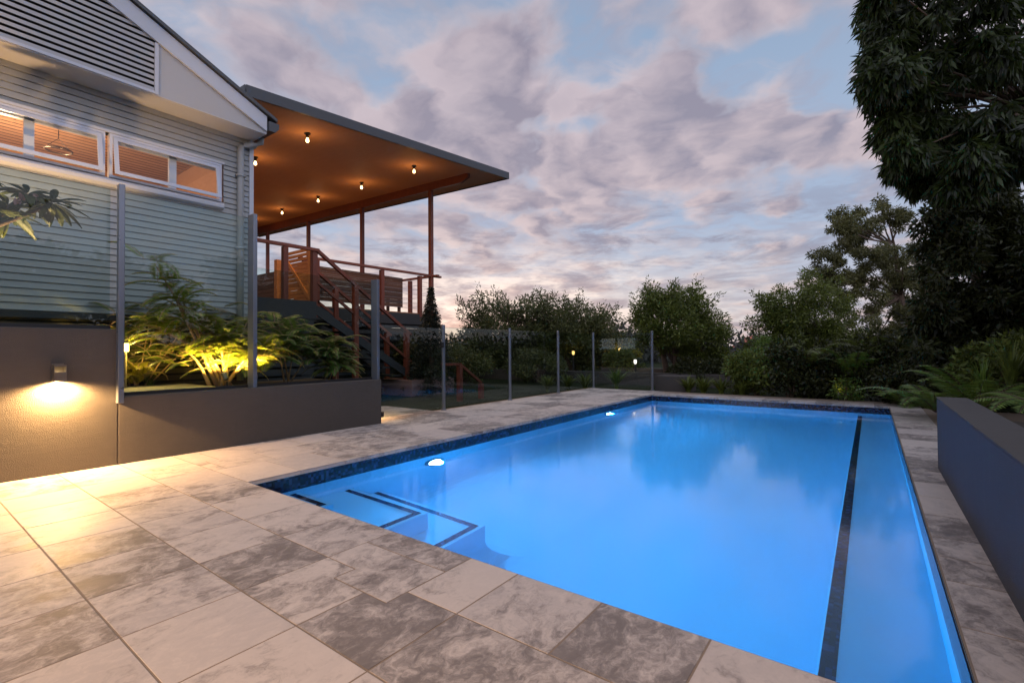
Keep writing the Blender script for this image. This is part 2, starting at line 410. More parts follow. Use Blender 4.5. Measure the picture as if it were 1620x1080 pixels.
def link(name, me, mat, parent=None, bevel=0.0, smooth=False):
    o = bpy.data.objects.new(name, me); COL.objects.link(o)
    me.materials.append(MATS[mat] if isinstance(mat, str) else mat)
    if smooth:
        me.polygons.foreach_set('use_smooth', [True]*len(me.polygons))
    if bevel:
        b = o.modifiers.new('bevel', 'BEVEL'); b.width = bevel; b.segments = 2; b.limit_method = 'ANGLE'; b.angle_limit = R_(40)
    if parent is not None: set_parent(o, parent)
    return o
def set_parent(o, p):
    o.parent = p; o.matrix_parent_inverse = Matrix.Translation(world_loc(p)).inverted()
def world_loc(p):
    v = Vector(p.location)
    if p.parent is not None: v = v + world_loc(p.parent) + p.matrix_parent_inverse.translation
    return v
def tag(o, label=None, cat=None, group=None, kind=None):
    if label: o['label'] = label
    if cat: o['category'] = cat
    if group: o['group'] = group
    if kind: o['kind'] = kind
    return o
def thing(name, label, cat, loc=(0, 0, 0), group=None):
    o = bpy.data.objects.new(name, None); COL.objects.link(o); o.location = loc; o.empty_display_size = .1
    return tag(o, label, cat, group)
def lamp(name, typ, loc, energy, col, parent=None, **kw):
    l = bpy.data.lights.new(name, typ); l.energy = energy; l.color = col
    aim = kw.pop('aim', None)
    for k, v in kw.items(): setattr(l, k, v)
    o = bpy.data.objects.new(name, l); COL.objects.link(o); o.location = loc
    if aim is not None: o.rotation_euler = (Vector(loc)-Vector(aim)).to_track_quat('Z', 'Y').to_euler()
    if parent is not None: set_parent(o, parent)
    return o

RNG = np.random.default_rng(7)
def unit(a): return a/np.maximum(np.linalg.norm(a, axis=-1, keepdims=True), 1e-9)
def leaf_mesh(name, base, direc, length, width, mat, parent, fold=.25):
    """one folded diamond per leaf: base Nx3, direction Nx3, length N, width N"""
    N = len(base); d = unit(direc)
    side = unit(np.cross(d, RNG.normal(size=(N, 3)))); nrm = np.cross(d, side)
    L = np.asarray(length).reshape(-1, 1)*np.ones((N, 1)); W = np.asarray(width).reshape(-1, 1)*np.ones((N, 1))
    mid = base + d*L*.45
    v = np.empty((N, 4, 3)); v[:, 0] = base; v[:, 1] = mid + side*W*.5 + nrm*W*fold; v[:, 2] = base + d*L; v[:, 3] = mid - side*W*.5 + nrm*W*fold
    return raw_quads(name, v, mat, parent)
def raw_quads(name, v, mat, parent):
    N = len(v); me = bpy.data.meshes.new(name)
    me.vertices.add(N*4); me.vertices.foreach_set('co', np.ascontiguousarray(v, dtype=np.float32).ravel())
    me.loops.add(N*4); me.loops.foreach_set('vertex_index', np.arange(N*4, dtype=np.int32))
    me.polygons.add(N); me.polygons.foreach_set('loop_start', np.arange(0, N*4, 4, dtype=np.int32))
    me.update(calc_edges=True)
    return link(name, me, mat, parent)
def clump_leaves(clumps, n, L, W, droop=0.0, flat=1.0, jit=.5):
    """leaves scattered in balls (x, y, z, r): returns base, direction, length, width"""
    c = np.array(clumps, float); K = len(c)
    w = c[:, 3]**2; w = w/w.sum()
    idx = RNG.choice(K, n, p=w)
    g = unit(RNG.normal(size=(n, 3)))*(RNG.random((n, 1))**.45)
    g[:, 2] *= flat
    base = c[idx, :3] + g*c[idx, 3:4]
    d = g*.8 + RNG.normal(size=(n, 3))*jit; d[:, 2] -= droop
    ln = L*RNG.uniform(.6, 1.25, n); wd = W*RNG.uniform(.7, 1.2, n)
    return base, d, ln, wd
def ellipsoid_clumps(c, r, K, cr, rng, low=-.7, rough=.25):
    out = []
    while len(out) < K:
        g = rng.normal(size=3); g /= np.linalg.norm(g)
        if g[2] < low: continue
        k = rng.uniform(.25, 1.0)**.5*(1+rng.normal()*rough*.5)
        out.append((c[0]+g[0]*r[0]*k, c[1]+g[1]*r[1]*k, c[2]+g[2]*r[2]*k, cr*rng.uniform(.55, 1.35)))
    return out
def tree(name, label, cat, foot, crown, K, cr, n, L, W, mat, bark='bark_brown', tr=.12, seed=1, droop=.1, group=None, flat=.8, stems=1, extra=None, sprigs=0, low=-.7):
    """trunk, limbs to the leaf clumps and a crown of leaves; crown = list of (centre, radii, share)"""
    rng = np.random.default_rng(seed); foot = Vector(foot)
    t = thing(name, label, cat, foot, group)
    cl = []
    for (c, r, sh) in crown: cl += ellipsoid_clumps(c, r, max(3, int(K*sh)), cr, rng, low)
    if extra: cl += extra
    mb = MB()
    for s in range(stems):
        c0 = Vector(crown[s % len(crown)][0]); r0_ = crown[s % len(crown)][1]
        f = foot + Vector((rng.normal()*.12*(stems > 1), rng.normal()*.12*(stems > 1), 0))
        top = c0 + Vector((0, 0, r0_[2]*.3)); h = top - f
        pts = [f + h*k + Vector((rng.normal(), rng.normal(), 0))*.05*h.length*k*(1-k) for k in (0, .2, .4, .6, .8, 1)]
        mb.tube(pts, [tr*1.25, tr, tr*.8, tr*.6, tr*.4, tr*.15], 9)
        sel = [q for q in cl if (Vector(q[:3])-c0).length < max(r0_)*1.3]
        for q in rng.permutation(len(sel))[:22]:
            e = Vector(sel[q][:3]); k = rng.uniform(.25, .8); a = f + h*k
            mid = a.lerp(e, .5) + Vector((0, 0, (e-a).length*.10))
            mb.tube([a, mid, e], [tr*.38*(1.1-k), tr*.25*(1.1-k), .006], 6)
    tk = mb.build('trunk', bark, t, smooth=True)
    b, d, ln, wd = clump_leaves(cl, n, L, W, droop, flat)
    if sprigs:      # loose twigs of leaves standing off the outline
        tops = np.array([q[:3] for q in cl]); cc = np.array(crown[0][0])
        i = RNG.choice(len(tops), sprigs); dirs = unit(tops[i]-cc + np.array([0, 0, .4]) + RNG.normal(size=(sprigs, 3))*.3)
        m_ = 14
        tt = RNG.random((sprigs, m_, 1)); sb = tops[i][:, None] + dirs[:, None]*(cr*.5 + tt*cr*1.0) + RNG.normal(size=(sprigs, m_, 3))*L*.35
        sd = dirs[:, None] + RNG.normal(size=(sprigs, m_, 3))*.6
        b = np.concatenate([b, sb.reshape(-1, 3)]); d = np.concatenate([d, sd.reshape(-1, 3)])
        ln = np.concatenate([ln, L*RNG.uniform(.6, 1.1, sprigs*m_)]); wd = np.concatenate([wd, W*RNG.uniform(.7, 1.1, sprigs*m_)])
    leaf_mesh('crown', b, d, ln, wd, mat, t)
    return t
def frond_quads(base, heading, lift, length, width, n=26, sag=.9, rng=None, twist=0.0, bip=False):
    """an arching fern frond: quads for the pinnae and points of the midrib"""
    base = Vector(base); h = Vector((math.sin(heading), math.cos(heading), 0))
    pts = []; a = lift; p = base.copy(); st = length/n
    for k in range(n+1):
        pts.append(p.copy()); p = p + (h*math.cos(a) + Vector((0, 0, 1))*math.sin(a))*st; a -= sag*(1.6*k/n+.2)/n*1.3
    q = []
    for k in range(2, n):
        t = k/n; d = (pts[k+1]-pts[k-1]).normalized(); s = d.cross(Vector((0, 0, 1)))
        if s.length < .05: s = Vector((h.y, -h.x, 0))
        s.normalize(); upv = s.cross(d)
        w = width*math.sin(math.pi*min(1, t*.86+.12))**.8*(1-.25*t)
        for sg in (-1, 1):
            dv = (s*sg*math.cos(.35) + d*math.sin(.45) - upv*(.12+rng.random()*.12)*1.0).normalized()
            tip = pts[k] + dv*w*rng.uniform(.85, 1.1)
            if not bip:
                ww = st*.46
                m1 = pts[k].lerp(tip, .35)
                q.append((pts[k], m1 + d*ww, tip, m1 - d*ww))
            else:
                nn = max(4, int(w/.019)); e = dv.cross(upv).normalized()
                for j in range(1, nn):
                    c = pts[k].lerp(tip, j/nn)
                    for sg2 in (-1, 1):
                        l2 = w*.30*(1-.55*j/nn)
                        t2 = c + (e*sg2 + dv*.5 - upv*.15*rng.random()).normalized()*l2
                        m2 = c.lerp(t2, .5)
                        q.append((c, m2 + dv*.0105, t2, m2 - dv*.0105))
    return q, pts
def to_np(q): return np.array([[tuple(v) for v in r] for r in q], float)

# ------------------------------------------------------------------ ground, paving, pool
def build_ground():
    mb = MB()
    xs = [-900, -60, -9.2, -5.72, 2.2, 60, 900]; ys = [-900, -60, -6, 11.05, 60, 900]
    for i in range(6):
        for j in range(5):
            if xs[i] >= -5.73 and xs[i+1] <= 2.21 and ys[j] >= -6 and ys[j+1] <= 11.06: continue
            mb.quad((xs[i], ys[j], -.06), (xs[i+1], ys[j], -.06), (xs[i+1], ys[j+1], -.06), (xs[i], ys[j+1], -.06))
    tag(mb.build('ground', 'lawn_soil'), kind='structure')
build_ground()

PX0, PX1, PY0, PY1, WZ = -3.83, .24, 1.745, 10.22, -.13
def build_paving():
    rng = random.Random(4); J = .0035; tiles = []; polys = []
    def tile(x0, x1, y0, y1): tiles.append((x0+J, x1-J, y0+J, y1-J))
    ys = [-1.48, -1.075, -.67, -.268, .135, .538, .942, 1.343]
    xj = [-5.37, -5.15, -4.72, -4.29, -3.86, -3.43, -3.0, -2.556, -2.122, -1.692, -1.274, -.863, -.455, -.03, .40, .83, 1.26, 1.69, 2.1]
    for k in range(len(ys)-1):
        y0, y1 = ys[k], ys[k+1]; i = 0
        while i < len(xj)-1:
            x0, x1 = xj[i], xj[i+1]
            if k == 6 and abs(x0+2.122) < .01: polys.append([(x0, y0), (x1, y0), (x1, 1.236), (-1.908, 1.236), (-1.908, y1), (x0, y1)]); i += 1; continue
            if k == 6 and abs(x0+1.692) < .01: polys.append([(x0, y0), (x1, y0), (x1, y1), (-1.552, y1), (-1.552, 1.236), (x0, 1.236)]); i += 1; continue
            if rng.random() < .12 and i < len(xj)-2 and not (k == 6 and xj[i+1] < -1.5): x1 = xj[i+2]; i += 1
            tile(x0, x1, y0, y1); i += 1
    # the row along the pool edge, with one tile set across the joint
    y0, y1 = 1.343, PY0
    polys.append([(-1.908, 1.236), (-1.552, 1.236), (-1.552, 1.566), (-2.122, 1.566), (-2.122, y0), (-1.908, y0)]); tile(-2.122, -1.552, 1.566, y1)
    tile(-1.552, -1.274, y0, y1)
    for a, b in zip([-5.37, -4.93, -4.5, -3.90, -3.47, -3.0, -2.556], [-4.93, -4.5, -3.90, -3.47, -3.0, -2.556, -2.122]): tile(a, b, y0, y1)
    for a, b in zip(xj[10:-1], xj[11:]): tile(a, b, y0, y1)
    # strip between wall / fence and pool
    cols = [-5.72, -5.29, -4.86, -4.43, PX0]; y = PY0
    for c in range(len(cols)-1):
        y = PY0
        off = [.0, .21, .1, .0][c]
        while y < 11.05-.02:
            ln = rng.choice([.43, .43, .43, .86 if c < 3 else .43]); y2 = min(11.05, y + (ln if y > PY0 or not off else off))
            if 11.05-y2 < .12: y2 = 11.05
            if c == 0 and y < 4.22:
                y2 = min(y2, 4.225) if y2 > 4.0 else y2
                if y2 <= 4.226: tile(-5.37, cols[1], y, y2)
            else: tile(cols[c], cols[c+1], y, y2)
            y = y2
    y = 4.25
    while y < 5.55:   # landing behind the end of the low wall
        for a, b in ((-6.15, -5.72), (-6.58, -6.15), (-7.0, -6.58)): tile(a, b, y, min(y+.43, 5.56))
        y += .43
    x = PX0
    while x < .64:    # far edge
        x2 = min(.655, x+.43)
        if .655-x2 < .1: x2 = .655
        tile(x, x2, PY1, 10.67); x = x2
    y = -.5
    y = PY0
    while y < PY1-.02:  # right edge
        y2 = min(PY1, y+rng.choice([.43, .43, .60, .30]))
        if PY1-y2 < .12: y2 = PY1
        tile(PX1, .655 if y > 5.2 else .66, y, y2); y = y2
    mb = MB(); b = .001
    for (x0, x1, y0, y1) in tiles:
        i = len(mb.v); dz = 0
        mb.v += [(x0, y0, -.03), (x1, y0, -.03), (x1, y1, -.03), (x0, y1, -.03), (x0, y0, -b+dz), (x1, y0, -b+dz), (x1, y1, -b+dz), (x0, y1, -b+dz),
                 (x0+b, y0+b, dz), (x1-b, y0+b, dz), (x1-b, y1-b, dz), (x0+b, y1-b, dz)]
        for k in range(4):
            n = (k+1) % 4
            mb.f += [(i+k, i+n, i+4+n, i+4+k), (i+4+k, i+4+n, i+8+n, i+8+k)]
        mb.f += [(i+8, i+9, i+10, i+11), (i+3, i+2, i+1, i)]
    for pl in polys:
        n = len(pl); q = []
        for k in range(n):      # pull every edge in by half a joint
            a, p, c = Vector(pl[k-1]), Vector(pl[k]), Vector(pl[(k+1) % n]); e1 = (p-a).normalized(); e2 = (c-p).normalized()
            q.append(p + Vector((-e1.y, e1.x))*J + Vector((-e2.y, e2.x))*J)
        i = len(mb.v); mb.v += [(v.x, v.y, 0) for v in q] + [(v.x, v.y, -.03) for v in q]
        mb.f.append(tuple(range(i, i+n))); mb.f += [(i+k, i+n+k, i+n+(k+1) % n, i+(k+1) % n) for k in range(n)]
    tag(mb.build('pool_paving', 'travertine'), kind='structure')
    g = MB()   # mortar bed under the tiles
    for (a, b_, c, d) in ((-5.8, PX0+.004, -6, 11.05), (PX0+.004, PX1-.004, -6, PY0+.0), (PX1-.004, 2.2, -6, PY1), (PX0+.004, .655, PY1, 11.05), (-7.0, -5.8, 4.25, 5.56)):
        g.quad((a, c, -.0018), (b_, c, -.0018), (b_, d, -.0018), (a, d, -.0018))
    g.box(-5.72, -3.9, 11.02, 11.05, -.3, -.03)
    tag(g.build('paving_bed', 'grout'), kind='structure')
build_paving()

WATER_D = .10
def build_pool():
    P = thing('swimming_pool', 'rectangular in-ground pool lit blue with corner steps and a narrow ledge', 'swimming pool', (-1.8, 6, -1.5))
    mb = MB(); x0, x1, y0, y1, zb = PX0, PX1, PY0, PY1, -1.5
    R = .25; n = 6
    prof = [(0, -.03), (0, zb+R)] + [(R-R*math.cos(a), zb+R-R*math.sin(a)) for a in [math.pi/2*k/n for k in range(1, n+1)]]
    rings = []
    for (d, z) in prof: rings.append([(x0+d, y0+d, z), (x1-d, y0+d, z), (x1-d, y1-d, z), (x0+d, y1-d, z)])
    for a, b in zip(rings[:-1], rings[1:]):
        for k in range(4): mb.quad(a[k], a[(k+1) % 4], b[(k+1) % 4], b[k])
    mb.quad(*rings[-1])
    mb.build('basin', 'pool_plaster', P, smooth=False)
    w = MB(); t = .006
    w.box(x0-.0, x0+t, y0+t, y1-t, -.20, -.032); w.box(x1-t, x1, y0+t, y1-t, -.20, -.032)
    w.box(x0, x1, y0, y0+t, -.20, -.032); w.box(x0, x1, y1-t, y1, -.20, -.032)
    w.build('waterline_tiles', 'glass_mosaic', P)
    for (sx, sy, sz) in ((-3.335, 2.155, -.30), (-2.83, 2.665, -.60), (-2.51, 2.985, -.92)):
        b = MB()
        if sz < -.9:
            # lowest step flares into the floor
            pr = [(0, sz), (0, -1.2)] + [(.3-.3*math.cos(a), -1.2-.3*math.sin(a)) for a in [math.pi/2*k/6 for k in range(1, 7)]]
            rr = [[(sx+d, y0-.02, z), (sx+d, sy+d, z), (x0-.02, sy+d, z)] for (d, z) in pr]
            for a, c in zip(rr[:-1], rr[1:]):
                for k in range(2): b.quad(a[k], a[k+1], c[k+1], c[k])
            b.quad((x0-.02, y0-.02, sz), (sx, y0-.02, sz), (sx, sy, sz), (x0-.02, sy, sz))
        else: b.box(x0-.02, sx, y0-.02, sy, -1.49, sz)
        o = b.build('step', 'pool_plaster', P)
        s = MB(); e = .035; wd = .05; z = sz+.003
        s.box(x0+.01, sx-e, sy-e-wd, sy-e, z-.002, z+.002); s.box(sx-e-wd, sx-e, y0+.01, sy-e-wd-.001, z-.002, z+.002)
        s.build('tile_strip', 'glass_mosaic', o)
    o = MB().box(-.20, x1+.02, y0-.02, y1+.02, -1.49, -.55).build('ledge', 'pool_plaster', P, bevel=.012)
    MB().box(-.192, -.132, y0+.01, y1-.01, -.549, -.546).build('tile_strip', 'glass_mosaic', o)
    wt = MB().quad((x0+.004, y0+.004, WZ), (x1-.004, y0+.004, WZ), (x1-.004, y1-.004, WZ), (x0+.004, y1-.004, WZ)).build('water', 'water')
    tag(wt, kind='structure')
    # the body of the water scatters a little of the lamps' light
    mt, T, o = new_mat('water_body'); vs = T.node('ShaderNodeVolumePrincipled')
    vs.inputs['Color'].default_value = (.25, .62, 1, 1); vs.inputs['Density'].default_value = WATER_D; vs.inputs['Anisotropy'].default_value = .55
    T.l.new(vs.outputs[0], o.inputs['Volume'])
    wb = MB().box(x0+.002, x1-.002, y0+.002, y1-.002, zb+.01, WZ-.004).build('water', 'water_body'); tag(wb, kind='structure')
    for (yy, lab, z) in ((3.68, 'glaring white pool light under water near the pool steps', -.47), (7.98, 'smaller-looking glowing pool light at the far end of the pool wall', -.40)):
        L = thing('pool_light', lab, 'pool light', (x0, yy, z), 'underwater lights in the left pool wall')
        MB().lathe((x0+.008, yy, z), [(.125, 0), (.125, .018), (.10, .03), (.09, .026)], 28, 'x').build('rim', 'steel', L, smooth=False)
        MB().lathe((x0+.036, yy, z), [(.088, 0), (.086, .006), (.05, .016), (.001, .02)], 24, 'x').build('lens', 'pool_lens', L, smooth=True)
        lamp('pool_lamp', 'SPOT', (x0+.075, yy, z), POOL_W if yy < 5 else POOL_W*.36, (.03, .47, 1.0), L, aim=(x0+3, yy+.3, z-.3), spot_size=R_(172), spot_blend=.6, shadow_soft_size=.06)
POOL_W = 740.0
build_pool()

# ------------------------------------------------------------------ rendered walls, slab, wall lamps
def build_walls():
    tag(MB().box(-5.62, -5.37, -4, 1.335, -.05, 1.20).build('rendered_wall', 'charcoal_render', bevel=.008),
        'tall charcoal rendered wall carrying the bright wall lamp', 'wall')
    W = MB().box(-5.62, -5.37, 1.3354, 4.205, -.05, .60).build('rendered_wall', 'charcoal_render', bevel=.008)
    tag(W, 'low dark rendered retaining wall below the feathery tree and glass screen', 'wall')
    tag(MB().box(-6.75, -5.63, 1.34, 2.33, .552, .607).build('slab', 'slab', bevel=.006), 'pale flat slab lying behind the glass above the low wall', 'slab')
    b = MB().box(-7.2, -5.63, 2.46, 4.2, .1, .55).box(-7.2, -5.63, -4, 1.33, .1, 1.1)
    tag(b.build('bed_soil', 'soil'), kind='structure')
    tag(MB().box(-7.2, -5.63, 4.12, 4.2, -.05, .56).build('rendered_wall', 'charcoal_render'), 'dark end wall of the planting bed by the gate', 'wall')
    # right-hand wall: face and capping
    R = MB().box(.43, .56, -4, 5.28, -.05, .575).build('planter_wall', 'pool_glow_render', bevel=.01)
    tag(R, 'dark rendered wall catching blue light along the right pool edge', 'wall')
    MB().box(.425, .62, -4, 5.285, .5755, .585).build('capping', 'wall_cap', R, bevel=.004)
    tag(MB().box(.62, 3.2, -4, 5.25, -.04, .42).build('bed_soil', 'soil'), kind='structure')
build_walls()

def wall_lamp(x, y, z, sx, label, power, group=None):
    """square down-light: back plate, hood with a notch, lens"""
    L = thing('wall_lamp', label, 'wall lamp', (x, y, z), group)
    MB().box(min(x, x+sx*.012), max(x, x+sx*.012), y-.036, y+.036, z-.075, z+.075).build('back_plate', 'bronze_lamp', L)
    a, b = x+sx*.013, x+sx*.105
    mb = MB(); xa, xb = min(a, b), max(a, b)
    mb.box(xa, xb, y-.038, y+.038, z+.050, z+.062)
    mb.box(xa, xb, y-.038, y-.034, z-.068, z+.050); mb.box(xa, xb, y+.034, y+.038, z-.068, z+.050)
    xf = b-sx*.004
    mb.box(min(b, xf), max(b, xf), y-.034, y+.034, z-.068, z+.006)
    mb.build('hood', 'bronze_lamp', L)
    MB().lathe((x+sx*.058, y, z-.05), [(.024, -.012), (.028, 0), (.02, .03), (.012, .04)], 16).build('lens', 'lamp_lens', L, smooth=True)
    lamp('lamp_light', 'SPOT', (x+sx*.058, y, z-.072), power, (1, .56, .20), L, aim=(x+sx*.05, y, z-2), spot_size=R_(170), spot_blend=.5, shadow_soft_size=.02)
    return L
wall_lamp(-5.37, -1.9, .832, 1, 'unseen added down-light further along the tall charcoal wall', 45.0)  # out-of-view lamp added to light the near left tiles
wall_lamp(-5.37, .936, .832, 1, 'square down-light glowing on the tall charcoal wall', 290.0)
_l = wall_lamp(-6.0, 4.205, .40, 1, 'small down-light lighting the paving by the glass gate, behind the low wall', 40.0)
_l.rotation_euler.z = math.pi/2

# ------------------------------------------------------------------ glass fences
def build_fences():
    X = -5.495
    F = thing('glass_fence', 'tall tinted glass screen with grey steel posts standing on the rendered walls', 'glass fence', (X, 2.5, .6))
    for (y, zb, zt) in ((1.34, .60, 2.49), (2.528, .60, 2.50), (4.165, .60, 1.965)):
        p = MB().box(X-.02, X+.15 if y < 2 else X+.115, y-.022, y+.022, zb if y > 2 else .60, zt)
        if y < 2: p = MB().box(-5.369, -5.31, y-.023, y+.023, .545, zt)
        p.build('post', 'steel', F, bevel=.006)
    for (ya, yb, zb, zt) in ((-1.9, 1.30, 1.235, 2.47), (1.372, 2.498, .63, 2.47), (2.558, 4.135, .63, 1.93)):
        MB().box(X-.005, X+.005, ya, yb, zb, zt).build('pane', 'screen_glass', F)
    MB().box(X-.03, X+.03, -1.9, 1.30, 1.2005, 1.234).box(X-.012, X+.012, 1.372, 2.498, .601, .629).box(X-.012, X+.012, 2.558, 4.135, .601, .629).build('channel', 'black_metal', F)
    X = -5.69; Yc = 11.10
    F = thing('pool_fence', 'low clear glass pool fence with steel posts beyond the pool', 'glass fence', (X, 8, 0))
    posts = [(X, 5.72), (X, 7.55), (X, 9.37), (X, Yc), (-4.17, Yc+.06)]
    for k, (x, y) in enumerate(posts):
        mb = MB(); mb.lathe((x, y, 0), [(.0, 0), (.05, .001), (.05, .012), (.032, .016), (.030, .02), (.030, 1.405), (.026, 1.412), (.001, 1.413)], 14)
        o = mb.build('post', 'steel', F, smooth=False)
        if k == 0:
            MB().box(x-.03, x+.045, y-.045, y-.03, 1.03, 1.12).box(x-.02, x+.05, y-.08, y-.045, 1.06, 1.09).build('latch', 'black_metal', o)
    segs = [((X, 5.76), (X, 7.51)), ((X, 7.59), (X, 9.33)), ((X, 9.41), (X, Yc-.04)), ((X+.04, Yc), (-4.21, Yc+.06))]
    for (a, b) in segs:
        d = Vector((b[0]-a[0], b[1]-a[1], 0)).normalized(); n = Vector((-d.y, d.x, 0))*.005
        a = Vector((*a, .045)); b = Vector((*b, .045)); h = Vector((0, 0, 1.33))
        MB().hexa([a-n, b-n, b+n, a+n, a-n+h, b-n+h, b+n+h, a+n+h]).build('pane', 'fence_glass', F)
    G = thing('glass_gate', 'frameless glass gate between the low wall end and the latch post', 'gate', (-5.52, 4.22, 0))
    a, b = Vector((-5.50, 4.235, .05)), Vector((-5.66, 5.66, .05)); d = (b-a).normalized(); n = Vector((-d.y, d.x, 0))*.005; h = Vector((0, 0, 1.30))
    MB().hexa([a-n, b-n, b+n, a+n, a-n+h, b-n+h, b+n+h, a+n+h]).build('pane', 'fence_glass', G)
    for z in (.12, .45): MB().box(-5.41, -5.365, 4.206, 4.245, z-.035, z+.035).build('hinge', 'black_metal', G, bevel=.004)
build_fences()

# ------------------------------------------------------------------ house
HX, HY = -7.0, 3.19
def build_house():
    H = thing('house', 'weatherboard house with louvred gable and two lit awning windows', 'house', (-9, -1, 0))
    # weatherboards: one long profile per run of wall
    def boards(mb, y0, y1, za, zb, pitch=.0755):
        z = za
        while z < zb-.01:
            z1 = min(z+pitch, zb)
            g = min(.0075, z1-z); zg = z+g
            mb.quad((HX-.006, y0, z), (HX-.006, y1, z), (HX-.006, y1, zg), (HX-.006, y0, zg))
            mb.quad((HX-.006, y0, zg), (HX-.006, y1, zg), (HX+.018, y1, zg), (HX+.018, y0, zg))
            mb.quad((HX+.018, y0, zg), (HX+.018, y1, zg), (HX+.006, y1, z1), (HX+.006, y0, z1))
            mb.quad((HX+.006, y0, z1), (HX+.006, y1, z1), (HX-.006, y1, z1), (HX-.006, y0, z1))
            for yy in (y0, y1): mb.quad((HX+.018, yy, zg), (HX+.006, yy, z1), (HX-.10, yy, z1), (HX-.10, yy, zg))
            z = z1
        mb.quad((HX-.0145, y1, za), (HX-.10, y1, za), (HX-.10, y1, zb), (HX-.0145, y1, zb))
        mb.quad((HX-.10, y0, za), (HX-.10, y0, zb), (HX-.10, y1, zb), (HX-.10, y1, za))
    mb = MB(); WB, WT = 3.005, 3.515
    boards(mb, -8, HY, 1.43, WB); boards(mb, 2.86, HY, WB, WT); boards(mb, -8, -2.0, WB, WT); boards(mb, -8, HY, WT, 3.965)
    mb.quad((HX, HY-.001, 1.43), (-20, HY-.001, 1.43), (-20, HY-.001, 4.1), (HX, HY-.001, 4.1))
    mb.build('wall', 'siding', H)
    MB().box(HX-.055, HX+.026, HY+.002, HY+.06, 1.43, 3.96).build('corner_stop', 'trim_white', H)
    # sub-floor battens on a dark void
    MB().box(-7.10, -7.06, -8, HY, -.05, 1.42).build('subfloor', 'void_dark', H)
    b = MB(); z = .55
    while z < 1.36: b.box(-7.045, -7.02, -3, HY, z, z+.062); z += .088
    b.build('battens', 'batten', H)
    MB().box(HX-.05, HX+.02, -8, HY, 1.36, 1.428).build('bearer', 'deck_dark', H)
    # windows
    for (y0, y1, lab) in ((-1.1, .23, None), (.27, 1.60, None), (1.64, 2.83, None)):
        f = MB(); t = .028
        f.box(HX-.06, HX+.03, y0, y1, WT-.03, WT-.002).box(HX-.06, HX+.03, y0, y1, WB+.002, WB+.03)
        f.box(HX-.06, HX+.03, y0, y0+t, WB+.03, WT-.03).box(HX-.06, HX+.03, y1-t, y1, WB+.03, WT-.03)
        w = f.build('window', 'window_alu', H)
        # awning sash tilted out at the foot
        tl = .085; za, zb = WT-.035, WB+.03; ya, yb = y0+t+.004, y1-t-.004
        def q(y, z, o): k = (za-z)/(za-zb); return (HX+.012+tl*k+o, y, z)
        s = MB(); e = .042
        for (a, b_, c, d) in ((ya, yb, za-e, za), (ya, yb, zb, zb+e), (ya, ya+e, zb+e, za-e), (yb-e, yb, zb+e, za-e)):
            s.hexa([q(a, c, 0), q(a, c, .022), q(b_, c, .022), q(b_, c, 0), q(a, d, 0), q(a, d, .022), q(b_, d, .022), q(b_, d, 0)])
        s.build('sash', 'window_alu', w)
        p = MB(); p.quad(q(ya+e, zb+e, .011), q(yb-e, zb+e, .011), q(yb-e, za-e, .011), q(ya+e, za-e, .011)); p.build('pane', 'window_glass', w)
        ym = (ya+yb)/2+.06
        MB().box(HX-.11, HX-.065, ym-.04, ym+.04, WB, WT).box(HX-.11, HX-.065, ya, yb, WT-.075, WT).build('mullion', 'window_alu', w)
    sl = MB()
    sl.poly_prism([(HX+.0, -2, 3.002), (HX+.075, -2, 2.975), (HX+.09, -2, 2.95), (HX+.085, -2, 2.915), (HX+.05, -2, 2.895), (HX+.016, -2, 2.89)], (0, 4.84, 0))
    sl.box(HX+.016, HX+.04, -2, 2.86, WT, WT+.03)
    sl.build('sill', 'trim_white', H)
    # lit room behind the windows
    r = MB(); z = 1.7
    while z < 3.93: r.quad((-10.0, -4, z), (-10.0, 3.1, z), (-9.985, 3.1, z+.118), (-9.985, -4, z+.118)); r.quad((-9.985, -4, z+.118), (-9.985, 3.1, z+.118), (-10.0, 3.1, z+.125), (-10.0, -4, z+.125)); z += .125
    z = 1.7
    while z < 3.93: r.quad((-10, 3.08, z), (-7.12, 3.08, z), (-7.12, 3.07, z+.118), (-10, 3.07, z+.118)); z += .125
    x = -10.0
    while x < -7.2: r.quad((x, -4, 3.94), (x, 3.1, 3.94), (x+.118, 3.1, 3.935), (x+.118, -4, 3.935)); x += .125
    r.build('room_lining', 'room_boards', H)
    MB().box(-9.98, -9.93, 1.9, 1.98, 1.7, 3.6).box(-9.98, -9.93, 2.8, 2.88, 1.7, 3.6).box(-9.98, -9.93, 1.98, 2.8, 3.52, 3.6).build('inner_door_frame', 'room_boards', H)
    PL = thing('pendant_lamp', 'ring pendant lamp hanging inside the left window', 'pendant lamp', (-8.2, 1.42, 3.55))
    ring = [Vector((-8.2+.13*math.cos(a), 1.42+.13*math.sin(a), 3.55)) for a in [2*math.pi*k/28 for k in range(29)]]
    MB().tube(ring, .011, 8).build('ring', 'bronze_lamp', PL, smooth=True)
    MB().tube([(-8.2, 1.42, 3.94), (-8.2, 1.42, 3.7)], .004, 6).tube([(-8.2, 1.42, 3.7), (-8.2, 1.55, 3.55)], .003, 5).tube([(-8.2, 1.42, 3.7), (-8.2, 1.29, 3.55)], .003, 5).build('cord', 'black_metal', PL)
    lamp('room_light', 'POINT', (-8.4, .9, 3.1), 110, (1, .66, .40), PL, shadow_soft_size=.15)
    # gable: soffit, sheet, louvres, barge board, roof
    GX = -6.6; rb = lambda y: 4.81-.467*(y-1.49)
    MB().box(HX+.0, GX, -8, 3.215, 3.966, 3.975).build('soffit', 'soffit_white', H)
    g = MB(); g.poly_prism([(GX-.012, 1.99, 3.976), (GX-.012, 3.23, 3.976), (GX-.012, 3.23, rb(3.23)+.0), (GX-.012, 1.99, rb(1.99)+.02)], (.012, 0, 0))
    g.build('gable_sheet', 'gable_sheet', H)
